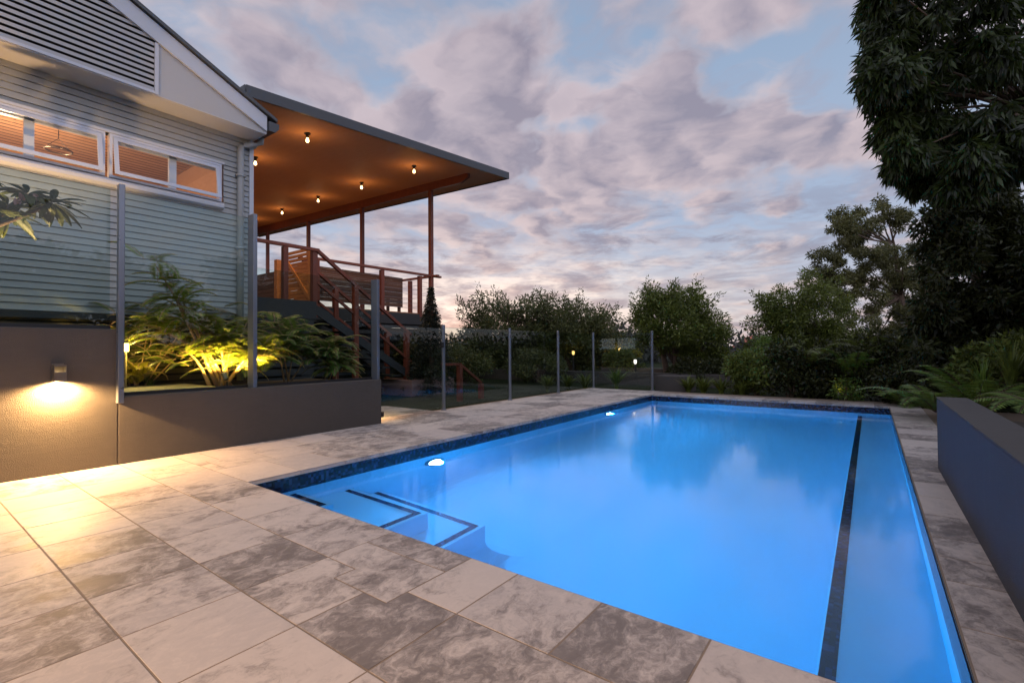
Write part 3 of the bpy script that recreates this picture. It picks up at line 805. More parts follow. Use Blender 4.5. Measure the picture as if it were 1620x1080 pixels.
    MB().quad((GX-.05, -8, 3.976), (GX-.05, 1.99, 3.976), (GX-.05, 1.99, rb(1.99)), (GX-.05, -2.5, rb(-2.5))).build('louvre_back', 'void_dark', H)
    lv = MB(); z = 4.012
    while z < 6.4:
        ye = min(1.955, 1.49+(4.81-z+.03)/.467)
        lv.hexa([(GX-.035, -4, z+.030), (GX+.003, -4, z), (GX+.003, ye, z), (GX-.035, ye, z+.030), (GX-.035, -4, z+.038), (GX+.003, -4, z+.038), (GX+.003, ye, z+.038), (GX-.035, ye, z+.038)])
        z += .0655
    lv.build('louvre', 'gable_sheet', H)
    MB().box(GX-.01, GX+.016, 1.957, 1.993, 3.977, rb(1.99)).box(GX-.01, GX+.016, -4, 1.957, 3.977, 4.008).build('louvre_frame', 'trim_white', H)
    bb = MB(); o = GX+.006
    bb.poly_prism([(o, -2.5, rb(-2.5)), (o, 3.235, rb(3.235)), (o, 3.235, rb(3.235)+.20), (o, -2.5, rb(-2.5)+.215)], (.03, 0, 0))
    bb.box(GX-.4, GX+.005, 3.216, 3.245, 3.966, 4.19)
    bb.build('barge_board', 'trim_white', H)
    rf = MB(); rt = lambda y: 4.95-.467*(y-1.72)+.012
    rf.poly_prism([(GX+.075, -2.5, rt(-2.5)-.045), (GX+.075, 3.36, rt(3.36)-.045), (GX+.075, 3.36, rt(3.36)), (GX+.075, -2.5, rt(-2.5))], (-13, 0, 0))
    rf.poly_prism([(GX+.075, -8.4, rt(3.36)-.045), (GX+.075, -2.5, rt(-2.5)-.045), (GX+.075, -2.5, rt(-2.5)), (GX+.075, -8.4, rt(3.36))], (-13, 0, 0))
    rf.build('roof', 'roof_dark', H)
    gt = MB(); gt.poly_prism([(GX+.07, 3.247, 4.00), (GX+.07, 3.33, 4.00), (GX+.07, 3.385, 4.06), (GX+.07, 3.385, 4.13), (GX+.07, 3.247, 4.13)], (-2.5, 0, 0))
    gt.build('gutter', 'roof_dark', H)
    dp = MB(); dp.tube([(-6.86, 3.30, 4.03), (-6.86, 3.29, 3.93), (-6.88, 3.22, 3.87), (-6.93, 3.10, 3.86), (-6.945, 3.065, 3.83), (-6.945, 3.06, 3.74), (-6.945, 3.06, .6)], .042, 14)
    for z in (3.4, 2.4): dp.box(-6.995, -6.895, 3.005, 3.115, z, z+.03)
    dp.build('downpipe', 'siding', H, smooth=True)
build_house()

# ------------------------------------------------------------------ raised timber deck with skillion roof
def cz(x, y): return 4.90 + (y-3.6)*.089 + (-x-7.6)*.031        # underside of the roof
DZ = 1.94
def build_deck():
    D = thing('covered_deck', 'raised timber deck under a flat roof with glowing orange ceiling', 'deck', (-13, 6, 0))
    c = [(-7.6, 3.45), (-21, 3.45), (-21, 9.95), (-7.6, 9.95)]
    MB().hexa([(x, y, cz(x, y)) for x, y in c] + [(x, y, cz(x, y)+.012) for x, y in c]).build('ceiling', 'ceiling_ply', D)
    rf = MB(); e = .05; c2 = [(-7.6+e, 3.40), (-21, 3.40), (-21, 9.95+e), (-7.6+e, 9.95+e)]
    rf.hexa([(x, y, cz(x, y)+.0135) for x, y in c2] + [(x, y, cz(x, y)+.10) for x, y in c2])
    rf.build('roof', 'roof_dark', D)
    fa = MB()
    def strip(a, b, lo, hi, n):
        n = Vector(n)*.018; a3 = [Vector((a[0], a[1], cz(*a))), Vector((b[0], b[1], cz(*b)))]
        p = [a3[0]+Vector((0, 0, lo)), a3[1]+Vector((0, 0, lo)), a3[1]+Vector((0, 0, lo))+n, a3[0]+Vector((0, 0, lo))+n]
        fa.hexa(p + [q_+Vector((0, 0, hi-lo)) for q_ in p])
    strip((-7.549, 3.40), (-7.549, 10.02), -.012, .16, (1, 0, 0)); strip((-7.549, 10.001), (-21, 10.001), -.012, .12, (0, 1, 0)); strip((-21, 3.399), (-7.549, 3.399), -.012, .16, (0, -1, 0))
    fa.build('fascia', 'roof_dark', D)
    g = MB(); g.tube([(-7.75, 3.28, 4.83), (-9.2, 3.28, 4.87)], .075, 12); g.build('gutter', 'black_metal', D, smooth=True)
    b = MB(); y0, y1 = 8.86, 8.95
    b.hexa([(-7.95, y0, cz(-7.95, y0)-.10), (-7.95, y1, cz(-7.95, y1)-.10), (-20, y1, cz(-20, y1)-.19), (-20, y0, cz(-20, y0)-.19),
            (-7.95, y0, cz(-7.95, y0)-.003), (-7.95, y1, cz(-7.95, y1)-.003), (-20, y1, cz(-20, y1)-.003), (-20, y0, cz(-20, y0)-.003)])
    b.hexa([(-8.2, y0, cz(-8.2, y0)-.20), (-8.2, y1, cz(-8.2, y1)-.20), (-20, y1, cz(-20, y1)-.29), (-20, y0, cz(-20, y0)-.29),
            (-7.95, y0, cz(-7.95, y0)-.101), (-7.95, y1, cz(-7.95, y1)-.101), (-20, y1, cz(-20, y1)-.191), (-20, y0, cz(-20, y0)-.191)])
    b.build('beam', 'red_timber', D)
    for x in (-9.30, -12.26, -15.22, -18.0):
        MB().box(x-.05, x+.05, 8.85, 8.95, 0 if x > -10 else DZ, cz(x, 8.9)-.20).build('post', 'red_timber', D, bevel=.004)
    fl = MB(); x = -9.30
    while x > -20: fl.box(x-.088, x, 3.25, 9.0, DZ-.025, DZ); x -= .092
    fl.build('floor', 'floor_timber', D)
    MB().box(-9.9, -8.55, 3.25, 5.12, DZ-.02, DZ+.002).build('landing', 'bench_timber', D)
    fs = MB(); fs.box(-9.298, -9.26, 5.13, 9.04, DZ-.30, DZ-.027).box(-20, -9.26, 9.042, 9.08, DZ-.30, DZ-.027).box(-8.548, -8.51, 3.25, 5.14, DZ-.34, DZ-.004)
    for k in range(9):
        z = DZ-.46-.155*k
        fs.box(-8.56, -8.53, 3.25, 5.1, z, z+.115)
        fs.box(-9.33, -9.30, 5.2, 9.0, z+.06, z+.14) if k < 9 else None
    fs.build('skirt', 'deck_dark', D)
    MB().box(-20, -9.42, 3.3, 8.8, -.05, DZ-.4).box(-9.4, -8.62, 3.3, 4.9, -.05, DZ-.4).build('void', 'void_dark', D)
    # rails
    hr = MB(); hr.bar((-9.3, 5.5, 2.925), (-9.3, 9.25, 2.955), .085, .05).bar((-9.1, 8.97, 2.95), (-20, 8.97, 2.95), .085, .05)
    hr.bar((-8.57, 3.25, 2.935), (-8.57, 5.22, 2.94), .085, .055)
    hr.build('handrail', 'red_timber', D)
    for (x, y) in ((-9.3, 5.62), (-9.3, 7.3), (-9.3, 8.5), (-8.57, 4.55), (-10.2, 8.97), (-11.5, 8.97), (-13.7, 8.97)):
        MB().box(x-.045, x+.045, y-.045, y+.045, DZ-.1, 2.90).build('rail_post', 'red_timber', D)
    w = MB()
    for k in range(7):
        z = DZ+.12+.115*k
        w.tube([(-9.3, 5.6, z), (-9.3, 8.9, z)], .003, 4).tube([(-9.3, 8.97, z), (-18, 8.97, z)], .003, 4)
    w.build('wire', 'steel', D)
    # bulbs: two rows of surface mounted lampholders
    k = 0; names = ['nearest to the gable corner', 'beside the downpipe', 'nearest to the roof corner', 'second from the roof corner in the far row',
                    'third from the roof corner in the far row', 'fourth from the roof corner in the far row', 'just above the tall steel post']
    for (x, y) in ((-8.33, 4.85), (-10.38, 4.87), (-8.45, 7.56), (-10.52, 7.62), (-12.63, 7.68), (-14.9, 7.82), (-17.08, 7.93)):
        z = cz(x, y)-.002
        L = thing('ceiling_lamp', 'bare glowing bulb on the orange ceiling, '+names[k], 'ceiling lamp', (x, y, z), 'bare bulbs under the deck roof'); k += 1
        MB().lathe((x, y, z), [(.055, 0), (.055, -.018), (.03, -.022), (.028, -.085), (.02, -.088)], 14).build('lampholder', 'black_metal', L, smooth=False)
        MB().lathe((x, y, z), [(.016, -.089), (.022, -.11), (.030, -.135), (.027, -.158), (.015, -.170), (.001, -.173)], 14).build('bulb', 'bulb_glow', L, smooth=True)
        lamp('bulb_light', 'POINT', (x, y, z-.42), BULB_W*.36, (1, .52, .20), L, shadow_soft_size=.08)
        lamp('bulb_downlight', 'SPOT', (x, y, z-.21), BULB_W*6.5, (1, .55, .22), L, aim=(x, y, 0), spot_size=R_(128), spot_blend=.8, shadow_soft_size=.04)
    # gate at the head of the stairs
    T = thing('timber_gate', 'orange-lit slatted timber gate with a diagonal brace at the stair head', 'gate', (-9.2, 5.16, DZ))
    gx0, gx1 = -9.80, -8.66; s = MB(); z = DZ+.03; kk = 0
    while z < DZ+1.02: s.box(gx0+.06, gx1-.06, 5.15, 5.17, z, z+(.074 if z < DZ+.7 else .060)); z += .082
    s.build('slats', 'lamplit_timber', T)
    for xs in (gx0+.06, gx1-.13): MB().box(xs, xs+.07, 5.125, 5.149, DZ+.03, DZ+1.02).build('stile', 'lamplit_timber', T)
    MB().bar((gx0+.12, 5.137, DZ+.98), (gx1-.13, 5.137, DZ+.10), .022, .07).build('brace', 'lamplit_timber', T)
    MB().box(gx0-.24, gx0-.13, 5.1, 5.2, DZ-.02, 2.91).build('gate_post', 'lamplit_timber', T)
    MB().box(gx1+.0, gx1+.10, 5.1, 5.2, DZ-.3, 2.96).build('gate_post', 'red_timber', T)
    # staircase
    C = thing('staircase', 'red timber stair with sloping handrails going down from the deck', 'staircase', (-8.9, 6.4, .3))
    sl = (1.42-2.93)/(7.46-5.22); top = (-8.57, 5.2, 2.93); bot = (-8.57, 7.55, 2.93+sl*2.35)
    for x in (-8.57, -9.28): 
        MB().bar((x, 5.2, 2.93), (x, 7.55, 2.93+sl*2.35), .07, .06).build('handrail', 'red_timber', C)
        MB().bar((x, 5.2, 2.93-.62), (x, 7.55, 2.93-.62+sl*2.35), .05, .05).build('mid_rail', 'red_timber', C)
        MB().bar((x, 5.1, DZ-.12), (x, 7.6, .36), .04, .16).build('stringer', 'deck_dark', C)
        for (y, zb) in ((6.05, .2), (7.42, .25)): MB().box(x-.05, x+.05, y-.05, y+.05, zb, 2.93+sl*(y-5.2)-.03).build('newel', 'red_timber', C)
    for k in range(9):
        z = DZ-.19*(k+1)+.02; y = 5.2+.26*(k+.5)
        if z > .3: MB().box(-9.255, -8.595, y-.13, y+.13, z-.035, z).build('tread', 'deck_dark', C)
    tag(MB().box(-9.6, -8.2, 7.25, 8.6, -.05, .32).build('terrace_slab', 'terrace_slab', bevel=.01), 'pinkish slab at the foot of the red stair', 'slab')
    # high-backed benches
    def bench(x0, x1, y0, y1, label, axis):
        B = thing('bench', label, 'bench', ((x0+x1)/2, (y0+y1)/2, DZ), 'high-backed benches on the deck')
        bk = MB(); zz = DZ+.14
        while zz < DZ+.80:
            if axis == 'y': bk.box(x1-.03, x1, y0, y1, zz, zz+.088)
            else: bk.box(x0, x1, y0, y0+.03, zz, zz+.088)
            zz += .094
        bk.build('backrest', 'bench_timber', B)
        MB().box(x0, x1-.031 if axis == 'y' else x1, y0 if axis == 'y' else y0+.031, y1, DZ+.40, DZ+.44).build('seat', 'bench_timber', B)
        for (x, y) in ((x0+.04, y0+.08), (x1-.07, y0+.08), (x0+.04, y1-.06), (x1-.07, y1-.06)): MB().box(x-.03, x+.03, y-.03, y+.03, DZ+.001, DZ+.40).build('leg', 'bench_timber', B)
    bench(-10.1, -9.55, 5.35, 8.15, 'long dark bench seen from behind, right of the slatted gate', 'y')
    bench(-12.4, -11.0, 5.6, 6.2, 'shorter bench left of the slatted gate', 'x')
BULB_W = 17.0
build_deck()

# second red handrail below the fence
def build_handrail():
    T = thing('handrail', 'short red timber handrail beyond the glass fence', 'handrail', (-7.6, 8, 0))
    a, b = Vector((-6.75, 7.25, .70)), Vector((-6.75, 7.92, .28))
    MB().bar(a, b, .06, .05).bar((-6.75, 6.75, .71), a, .06, .05).build('rail', 'red_timber', T)
    for p in (a, b): MB().box(p.x-.045, p.x+.045, p.y-.045, p.y+.045, -.3, p.z-.02).build('post', 'red_timber', T)
build_handrail()

# ------------------------------------------------------------------ lamps in the garden
def spike_light(x, y, z, aim, label, power, col=(1, .62, .16), size=95, group='garden uplights'):
    L = thing('garden_uplight', label, 'uplight', (x, y, z), group)
    MB().tube([(x, y, z-.05), (x, y, z+.05)], .008, 8).build('spike', 'black_metal', L)
    d = (Vector(aim)-Vector((x, y, z+.06))).normalized(); a = Vector((x, y, z+.06)); b = a + d*.09
    MB().tube([a, a+d*.02, b], [.012, .03, .032], 14).build('housing', 'bronze_lamp', L)
    MB().tube([b-d*.004, b+d*.002], [.026, .026], 14).build('lens', 'amber_lens', L)
    lamp('uplight_beam', 'SPOT', tuple(b+d*.01), power, col, L, aim=aim, spot_size=R_(size), spot_blend=.5, shadow_soft_size=.03)
    return L
spike_light(-5.78, 2.72, .60, (-6.08, 2.62, 1.6), 'uplight hidden at the base of the feathery tree', 520, (1, .62, .10), 150)
spike_light(-5.76, 2.40, .61, (-6.12, 2.2, 1.5), 'added uplight on the edge of the pale slab, spreading the golden light', 300, (1, .62, .10), 140)  # extra lamp added to widen the tree's golden glow
spike_light(-5.70, .32, 1.12, (-6.72, 1.25, 4.0), 'uplight in the tall bed washing the weatherboards and soffit', 330, (1, .60, .28), 58)
spike_light(-.50, 10.95, .0, (-.35, 11.5, 1.0), 'uplight beside the tree fern at the far end of the pool', 4, (1, .58, .12), 110)
def bollard():
    x, y = -6.45, 1.66
    L = thing('bollard_lamp', 'small bollard lamp shining yellow beside the pale slab', 'bollard lamp', (x, y, .607))
    MB().tube([(x, y, .607), (x, y, 1.0)], .018, 10).build('post', 'bronze_lamp', L)
    MB().lathe((x, y, 1.0), [(.03, 0), (.034, .01), (.034, .085), (.03, .09)], 14).build('lens', 'amber_lens', L)
    MB().lathe((x, y, 1.092), [(.045, 0), (.045, .012), (.01, .03)], 14).build('cap', 'bronze_lamp', L)
    lamp('bollard_light', 'POINT', (x+.07, y+.08, 1.03), 9.0, (1, .62, .12), L, shadow_soft_size=.03)
bollard()

# ------------------------------------------------------------------ plants
def fern(name, label, cat, base, n, length, width, lift, seed, mat='leaf_fern', group=None, heading=None, spread=math.pi*2, trunk=0.0, bip=False, sag=1.1, nseg=26):
    rng = np.random.default_rng(seed); base = Vector(base)
    t = thing(name, label, cat, base, group); q = []; mb = MB(); top = base + Vector((0, 0, trunk))
    for k in range(n):
        h = (heading or 0) + (k/n-.5)*spread + rng.normal()*.18
        fq, pts = frond_quads(top, h, lift*rng.uniform(.7, 1.2), length*rng.uniform(.75, 1.15), width*rng.uniform(.85, 1.1), nseg, sag*rng.uniform(.8, 1.2), rng, bip=bip)
        q += fq; mb.tube(pts[::2], [max(.0025, .008*(1-i/len(pts[::2]))) for i in range(len(pts[::2]))], 5)
    if trunk > 0: 
        MB().tube([base, base+Vector((.02, .01, trunk*.5)), top], [.07, .055, .05], 10).build('trunk', 'bark_brown', t, smooth=True)
    raw_quads('fronds', to_np(q), mat, t); mb.build('stalks', 'stem_red' if bip else 'bark_brown', t)
    return t
def stem_curve(a, b, bow): 
    a = Vector(a); b = Vector(b); return [a.lerp(b, k/6) + Vector((0, 0, bow*math.sin(math.pi*k/6))) for k in range(7)]

def feathery(name, label, cat, base, tips, seed, flen, nf, mat='leaf_feather', group=None, rad=.022, bow=.1):
    """several bent stems, each ending in a spray of twice-divided fronds"""
    rng = np.random.default_rng(seed); base = Vector(base); t = thing(name, label, cat, base, group); mb = MB(); q = []; tw = MB()
    for (x, y, z, k) in tips:
        e = Vector((x, y, z)); a = base + Vector((rng.normal()*.03, rng.normal()*.05, 0))
        p = stem_curve(a, e, bow*rng.uniform(.5, 1.3)*(1 if z-base.z < .8 else .2)); mb.tube(p, [rad*(1-.75*i/6) for i in range(7)], 8)
        for j in range(int(nf*k)):
            s = p[rng.integers(3, 7)]; hd = rng.uniform(0, 2*math.pi)
            fq, pts = frond_quads(s + Vector(rng.normal(size=3))*.05, hd, rng.uniform(-.1, .8), flen*rng.uniform(.6, 1.2), flen*.26*rng.uniform(.8, 1.2), 24, .9, rng)
            q += fq; tw.tube(pts[::3], .003, 4)
    mb.build('stem', 'stem_red', t, smooth=True); tw.build('twigs', 'stem_red', t)
    raw_quads('foliage', to_np(q), mat, t)
    return t
feathery('feathery_tree', 'feathery multi-stemmed tree lit golden from below, between house and glass screen', 'small tree', (-6.05, 2.46, .56),
         [(-6.1, 2.05, 1.02, 1.0), (-6.2, 1.75, 1.30, 1.0), (-6.0, 2.42, 1.12, .9), (-6.05, 2.6, 1.10, .9), (-5.9, 2.85, .98, 1.2), (-5.95, 3.05, 1.08, 1.1), (-6.3, 2.5, 1.35, 1.0), (-6.35, 2.9, 1.42, .9), (-6.2, 1.85, 1.95, .7), (-6.2, 2.1, 1.6, .9), (-6.15, 1.95, 1.75, .6)],
         3, .46, 26)
feathery('feathery_shrub', 'dim feathery green shrub behind the second glass pane', 'shrub', (-6.35, 3.45, .55),
         [(-6.3, 3.2, 1.15, 1), (-6.4, 3.6, 1.30, 1), (-6.3, 3.9, 1.05, 1), (-6.6, 3.4, 1.45, 1)], 5, .50, 34, 'leaf_fern', rad=.012)
feathery('feathery_shrub', 'low feathery shrub by the last steel post of the glass screen', 'shrub', (-6.3, 4.02, .55),
         [(-6.25, 3.95, .95, 1), (-6.35, 4.15, 1.15, 1), (-6.2, 4.1, .8, 1)], 6, .42, 30, 'leaf_fern', rad=.010)
feathery('feathery_shrub', 'dark feathery shrub against the weatherboards left of the golden tree', 'shrub', (-6.85, 1.9, .5),
         [(-6.8, 1.7, 1.35, 1), (-6.8, 2.0, 1.45, 1), (-6.8, 2.4, 1.40, 1), (-6.85, 2.8, 1.50, 1)], 8, .42, 26, 'leaf_bright', rad=.010)
fern('leafy_shrub', 'small plant glowing yellow around the bollard lamp', 'shrub', (-6.62, 1.80, .607), 16, .42, .13, 1.5, 12, 'leaf_lamplit', bip=True, sag=2.2, nseg=14)
def grass_tuft(name, label, cat, base, n, L, W, seed, mat, group=None, lean=.35):
    rng = np.random.default_rng(seed); t = thing(name, label, cat, base, group); q = []
    for k in range(n):
        a = rng.uniform(0, 2*math.pi); h = Vector((math.sin(a), math.cos(a), 0)); l = L*rng.uniform(.6, 1.1); p = Vector(base) + h*rng.uniform(0, .04)
        s = Vector((h.y, -h.x, 0)); ln = lean*rng.uniform(.3, 1.6); pr = None
        for i in range(6):
            tt = i/5; c = p + Vector((0, 0, 1))*l*tt*(1-.25*ln*tt) + h*l*ln*tt*tt; w = W*(1-tt)**.6*.5+.0008
            if pr: q.append((pr[0]-s*pr[1], pr[0]+s*pr[1], c+s*w, c-s*w))
            pr = (c, w)
    raw_quads('blades', to_np(q), mat, t); return t
grass_tuft('grass_tuft', 'little spiky grass tuft behind the pale slab', 'grass tuft', (-6.8, 1.98, .55), 26, .2, .012, 2, 'leaf_fern')

def frangipani():
    base = Vector((-5.95, .1, 1.1)); rng = np.random.default_rng(21)
    t = thing('frangipani', 'frangipani branch with broad leaves and pink buds at the left edge', 'small tree', base)
    mb = MB(); tips = [(-6.08, .72, 2.28), (-5.72, .80, 2.34), (-5.70, .66, 2.14), (-5.75, .46, 2.42), (-5.7, .95, 2.30)]
    mb.tube([base, base+Vector((.05, .05, .5)), Vector((-5.8, .25, 1.85))], [.06, .05, .04], 10)
    for e in tips: mb.tube(stem_curve((-5.8, .25, 1.85), e, -.05), [.03, .026, .022, .02, .017, .014, .012], 9)
    mb.build('branches', 'bark_brown', t, smooth=True)
    q = []
    for e in tips:
        e = Vector(e)
        for k in range(22):
            a = k*2.4; el = rng.uniform(-.75, .65); d = Vector((math.sin(a)*math.cos(el), math.cos(a)*math.cos(el), math.sin(el))); l = rng.uniform(.16, .27); w = l*.27
            s = d.cross(Vector((0, 0, 1))).normalized(); up = s.cross(d); prev = None
            for i in range(8):
                tt = i/7; c = e + d*(l*tt+.015) - Vector((0, 0, 1))*l*.28*tt*tt; ww = w*.5*math.sin(math.pi*min(.985, tt*.93+.03))**.75
                if prev: 
                    q.append((prev[0], prev[0]+s*prev[1]+up*prev[1]*.3, c+s*ww+up*ww*.3, c)); q.append((prev[0]-s*prev[1]+up*prev[1]*.3, prev[0], c, c-s*ww+up*ww*.3))
                prev = (c, ww)
    raw_quads('leaves', to_np(q), 'leaf_frangipani', t)
    for k in range(9):
        c = Vector((-5.66, .745, 2.33)) + Vector((rng.normal()*.03, rng.normal()*.05, rng.normal()*.05))
        MB().lathe(c, [(.001, -.03), (.008, -.02), (.014, 0), (.010, .015), (.001, .022)], 8).build('bud', 'petal_pink', t, smooth=True)
frangipani()

G0 = -.06
def at(u, v, d): return place(u, v, d)
def foot(u, d, z=G0): q = place(u, 551, d); return Vector((q.x, q.y, z))
def ell(u, v, d, a, b, sh=1.0, deep=None):
    """crown centre and radii from its apparent size at distance d"""
    k = d/FPX; return (tuple(place(u, v, d)), (a*k, (deep or a)*k, b*k), sh)
# trees beyond the fence
tree('spreading_tree', 'wide dusky tree behind the pool fence, left one of the pair', 'tree', foot(790, 18),
     [ell(795, 535, 18, 72, 62, .6), ell(760, 560, 18, 48, 50, .25), ell(835, 520, 18, 45, 52, .3)], 120, .42, 26000, .15, .045, 'leaf_hedge', tr=.11, seed=11, stems=3, sprigs=150, low=-.9)
tree('spreading_tree', 'wide dusky tree behind the pool fence, right one of the pair', 'tree', foot(905, 18.5),
     [ell(900, 530, 18.5, 70, 66, .6), ell(945, 555, 18.5, 42, 50, .25), ell(865, 520, 18.5, 40, 50, .25)], 120, .42, 26000, .15, .045, 'leaf_hedge', tr=.11, seed=12, stems=3, sprigs=150, low=-.9)
tree('bushy_tree', 'rounded green bushy tree standing alone right of the last fence post', 'tree', foot(1070, 14.5),
     [ell(1068, 515, 14.5, 62, 62, .6), ell(1040, 500, 14.5, 38, 45, .2), ell(1110, 545, 14.5, 42, 48, .25)], 110, .30, 26000, .12, .036, 'leaf_bright', tr=.09, seed=13, stems=3, sprigs=130, low=-.95)
tree('bushy_tree', 'dark green bushy tree left of the tall gum tree', 'tree', foot(1260, 14.5),
     [ell(1262, 510, 14.5, 66, 66, .6), ell(1225, 540, 14.5, 40, 48, .25), ell(1310, 520, 14.5, 48, 50, .25)], 110, .30, 26000, .12, .036, 'leaf_bright', tr=.09, seed=14, stems=3, sprigs=130, low=-.95)
def gum():
    d = 27; rng = np.random.default_rng(31); b = foot(1440, d); t = thing('gum_tree', 'tall gum tree with open clumped crown against the sky', 'tree', b)
    lobes = [(1345, 352, 26, 22), (1368, 340, 30, 22), (1395, 345, 28, 22), (1422, 347, 18, 10), (1360, 368, 20, 12), (1335, 362, 14, 12),
             (1312, 412, 28, 20), (1340, 402, 26, 16), (1300, 432, 22, 14), (1375, 425, 40, 22), (1410, 420, 26, 22), (1345, 448, 40, 16), (1400, 450, 34, 18), (1430, 398, 22, 16),
             (1370, 480, 40, 14), (1430, 470, 30, 30), (1350, 505, 36, 22), (1400, 510, 40, 24), (1440, 520, 30, 40), (1420, 442, 26, 18), (1438, 480, 26, 26), (1405, 482, 30, 18), (1330, 455, 24, 14), (1380, 395, 22, 12), (1445, 430, 22, 18), (1385, 535, 40, 20)]
    cl = []; mb = MB(); fork = at(1425, 470, d)
    mb.tube([b, at(1436, 540, d), fork, at(1418, 405, d), at(1395, 378, d), at(1368, 362, d)], [.24, .2, .16, .11, .07, .02], 10)
    mb.tube([at(1418, 405, d), at(1412, 375, d), at(1405, 350, d)], [.08, .05, .02], 8)
    for (u, v, a, c) in lobes:
        k = d/FPX; q = at(u, v, d + rng.normal()*.9)
        s = fork if v > 395 else at(1410, 385, d)
        mb.tube([s, s.lerp(q, .5)+Vector((0, 0, -.15)), q], [.06, .04, .01], 6)
        for j in range(13):
            g = rng.normal(size=3); g /= np.linalg.norm(g); g *= rng.random()**.35*1.15
            cl.append((q.x+g[0]*a*k, q.y+g[1]*a*k, q.z+g[2]*c*k*1.15, .25*rng.uniform(.5, 1.4)))
    mb.build('trunk', 'bark_brown', t, smooth=True)
    leaf_mesh('crown', *clump_leaves(cl, 42000, .21, .06, .5, .9), 'leaf_gum', t)
gum()
def conifer():
    rng = np.random.default_rng(41); d = 11.2; b = foot(682, d); t = thing('conifer', 'small dark conifer in front of the deck corner post', 'tree', b)
    H = 2.5 - G0; MB().tube([b, b+Vector((0, 0, H*.6)), b+Vector((0, 0, H))], [.05, .03, .006], 8).build('trunk', 'bark_brown', t)
    B, D_ = [], []
    for k in range(34):
        f = k/34; z = b.z + .12 + f*(H-.16)
        for j in range(9):
            a = rng.uniform(0, 6.283); r = (.74*(1-f)**1.1+.03)*rng.uniform(.65, 1.1); h = np.array([math.sin(a), math.cos(a), 0])
            for i in range(46):
                s = rng.random()**.6; p = np.array(b) + h*r*s; p[2] = z - r*s*.32 + .05*math.sin(s*3) + rng.normal()*.012
                B.append(p + np.array([-h[1], h[0], 0])*rng.normal()*.035); D_.append(h*.6 + rng.normal(size=3)*.55)
    leaf_mesh('crown', np.array(B), np.array(D_), RNG.uniform(.05, .09, len(B))*np.clip((2.6-np.array(B)[:, 2])/1.2, .35, 1), .022, 'leaf_conifer', t)
conifer()
def overhang():
    rng = np.random.default_rng(51); b = foot(1690, 6.6); t = thing('overhanging_tree', 'big dark tree whose drooping canopy hangs into the upper right corner', 'tree', b)
    lob = [(1392, 8, 22), (1405, 40, 30), (1440, 25, 50), (1400, 75, 24), (1436, 85, 44), (1398, 118, 22), (1388, 142, 14), (1425, 140, 36), (1470, 130, 55), (1424, 180, 28), (1412, 205, 18), (1450, 200, 40), (1440, 240, 26),
           (1425, 262, 12), (1462, 262, 28), (1452, 288, 14), (1500, 60, 70), (1560, 50, 80), (1620, 60, 80), (1520, 150, 70), (1590, 150, 80), (1500, 220, 50), (1560, 220, 60), (1610, 210, 50), (1520, 270, 34), (1580, 250, 30),
           (1600, 262, 20), (1690, 100, 90), (1690, 200, 60), (1480, -50, 70), (1560, -60, 90), (1650, -50, 100), (1400, -30, 30), (1420, -70, 40)]
    mb = MB(); top = at(1670, 40, 6.4); mb.tube([b, at(1685, 300, 6.6), at(1675, 150, 6.5), top], [.22, .17, .14, .08], 12)
    cl = []
    for (u, v, a) in lob:
        d = rng.uniform(5.2, 6.6); q = at(u, v, d); k = d/FPX
        s = at(1676, 200-.2*(v-100), 6.5); mb.tube([s, s.lerp(q, .5)+Vector((0, 0, .12)), q], [.03, .018, .006], 6)
        for j in range(17):
            g = rng.normal(size=3); g /= np.linalg.norm(g); g *= rng.random()**.5*1.12
            cl.append((q.x+g[0]*a*k, q.y+g[1]*a*k*1.3, q.z+g[2]*a*k, .10*rng.uniform(.5, 1.4)))
    mb.build('trunk', 'bark_brown', t, smooth=True)
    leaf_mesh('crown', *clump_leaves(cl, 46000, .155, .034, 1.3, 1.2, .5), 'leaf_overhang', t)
overhang()
def creeper():
    rng = np.random.default_rng(61); b = foot(1545, 8.6); t = thing('dense_tree', 'tall dense nearly black evergreen below the overhanging canopy', 'tree', b)
    MB().tube([b, b+Vector((0, 0, 1.8)), b+Vector((.1, 0, 3.6))], [.14, .1, .03], 10).build('trunk', 'bark_brown', t)
    cl = []
    prof = [(270, 1470, 1590), (300, 1462, 1600), (340, 1452, 1625), (380, 1446, 1640), (420, 1440, 1650), (460, 1432, 1660), (500, 1430, 1670), (540, 1428, 1680), (580, 1432, 1680), (620, 1440, 1680)]
    for (v, l, r) in prof:
        for j in range(34):
            f = rng.random(); u = l+18+(r-l-30)*f; d = 8.6 + rng.normal()*.35; q = at(u, v+rng.normal()*14, d); cl.append((q.x, q.y, q.z, .20*rng.uniform(.6, 1.3)))
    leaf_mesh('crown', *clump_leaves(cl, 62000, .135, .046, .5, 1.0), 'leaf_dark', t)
creeper()

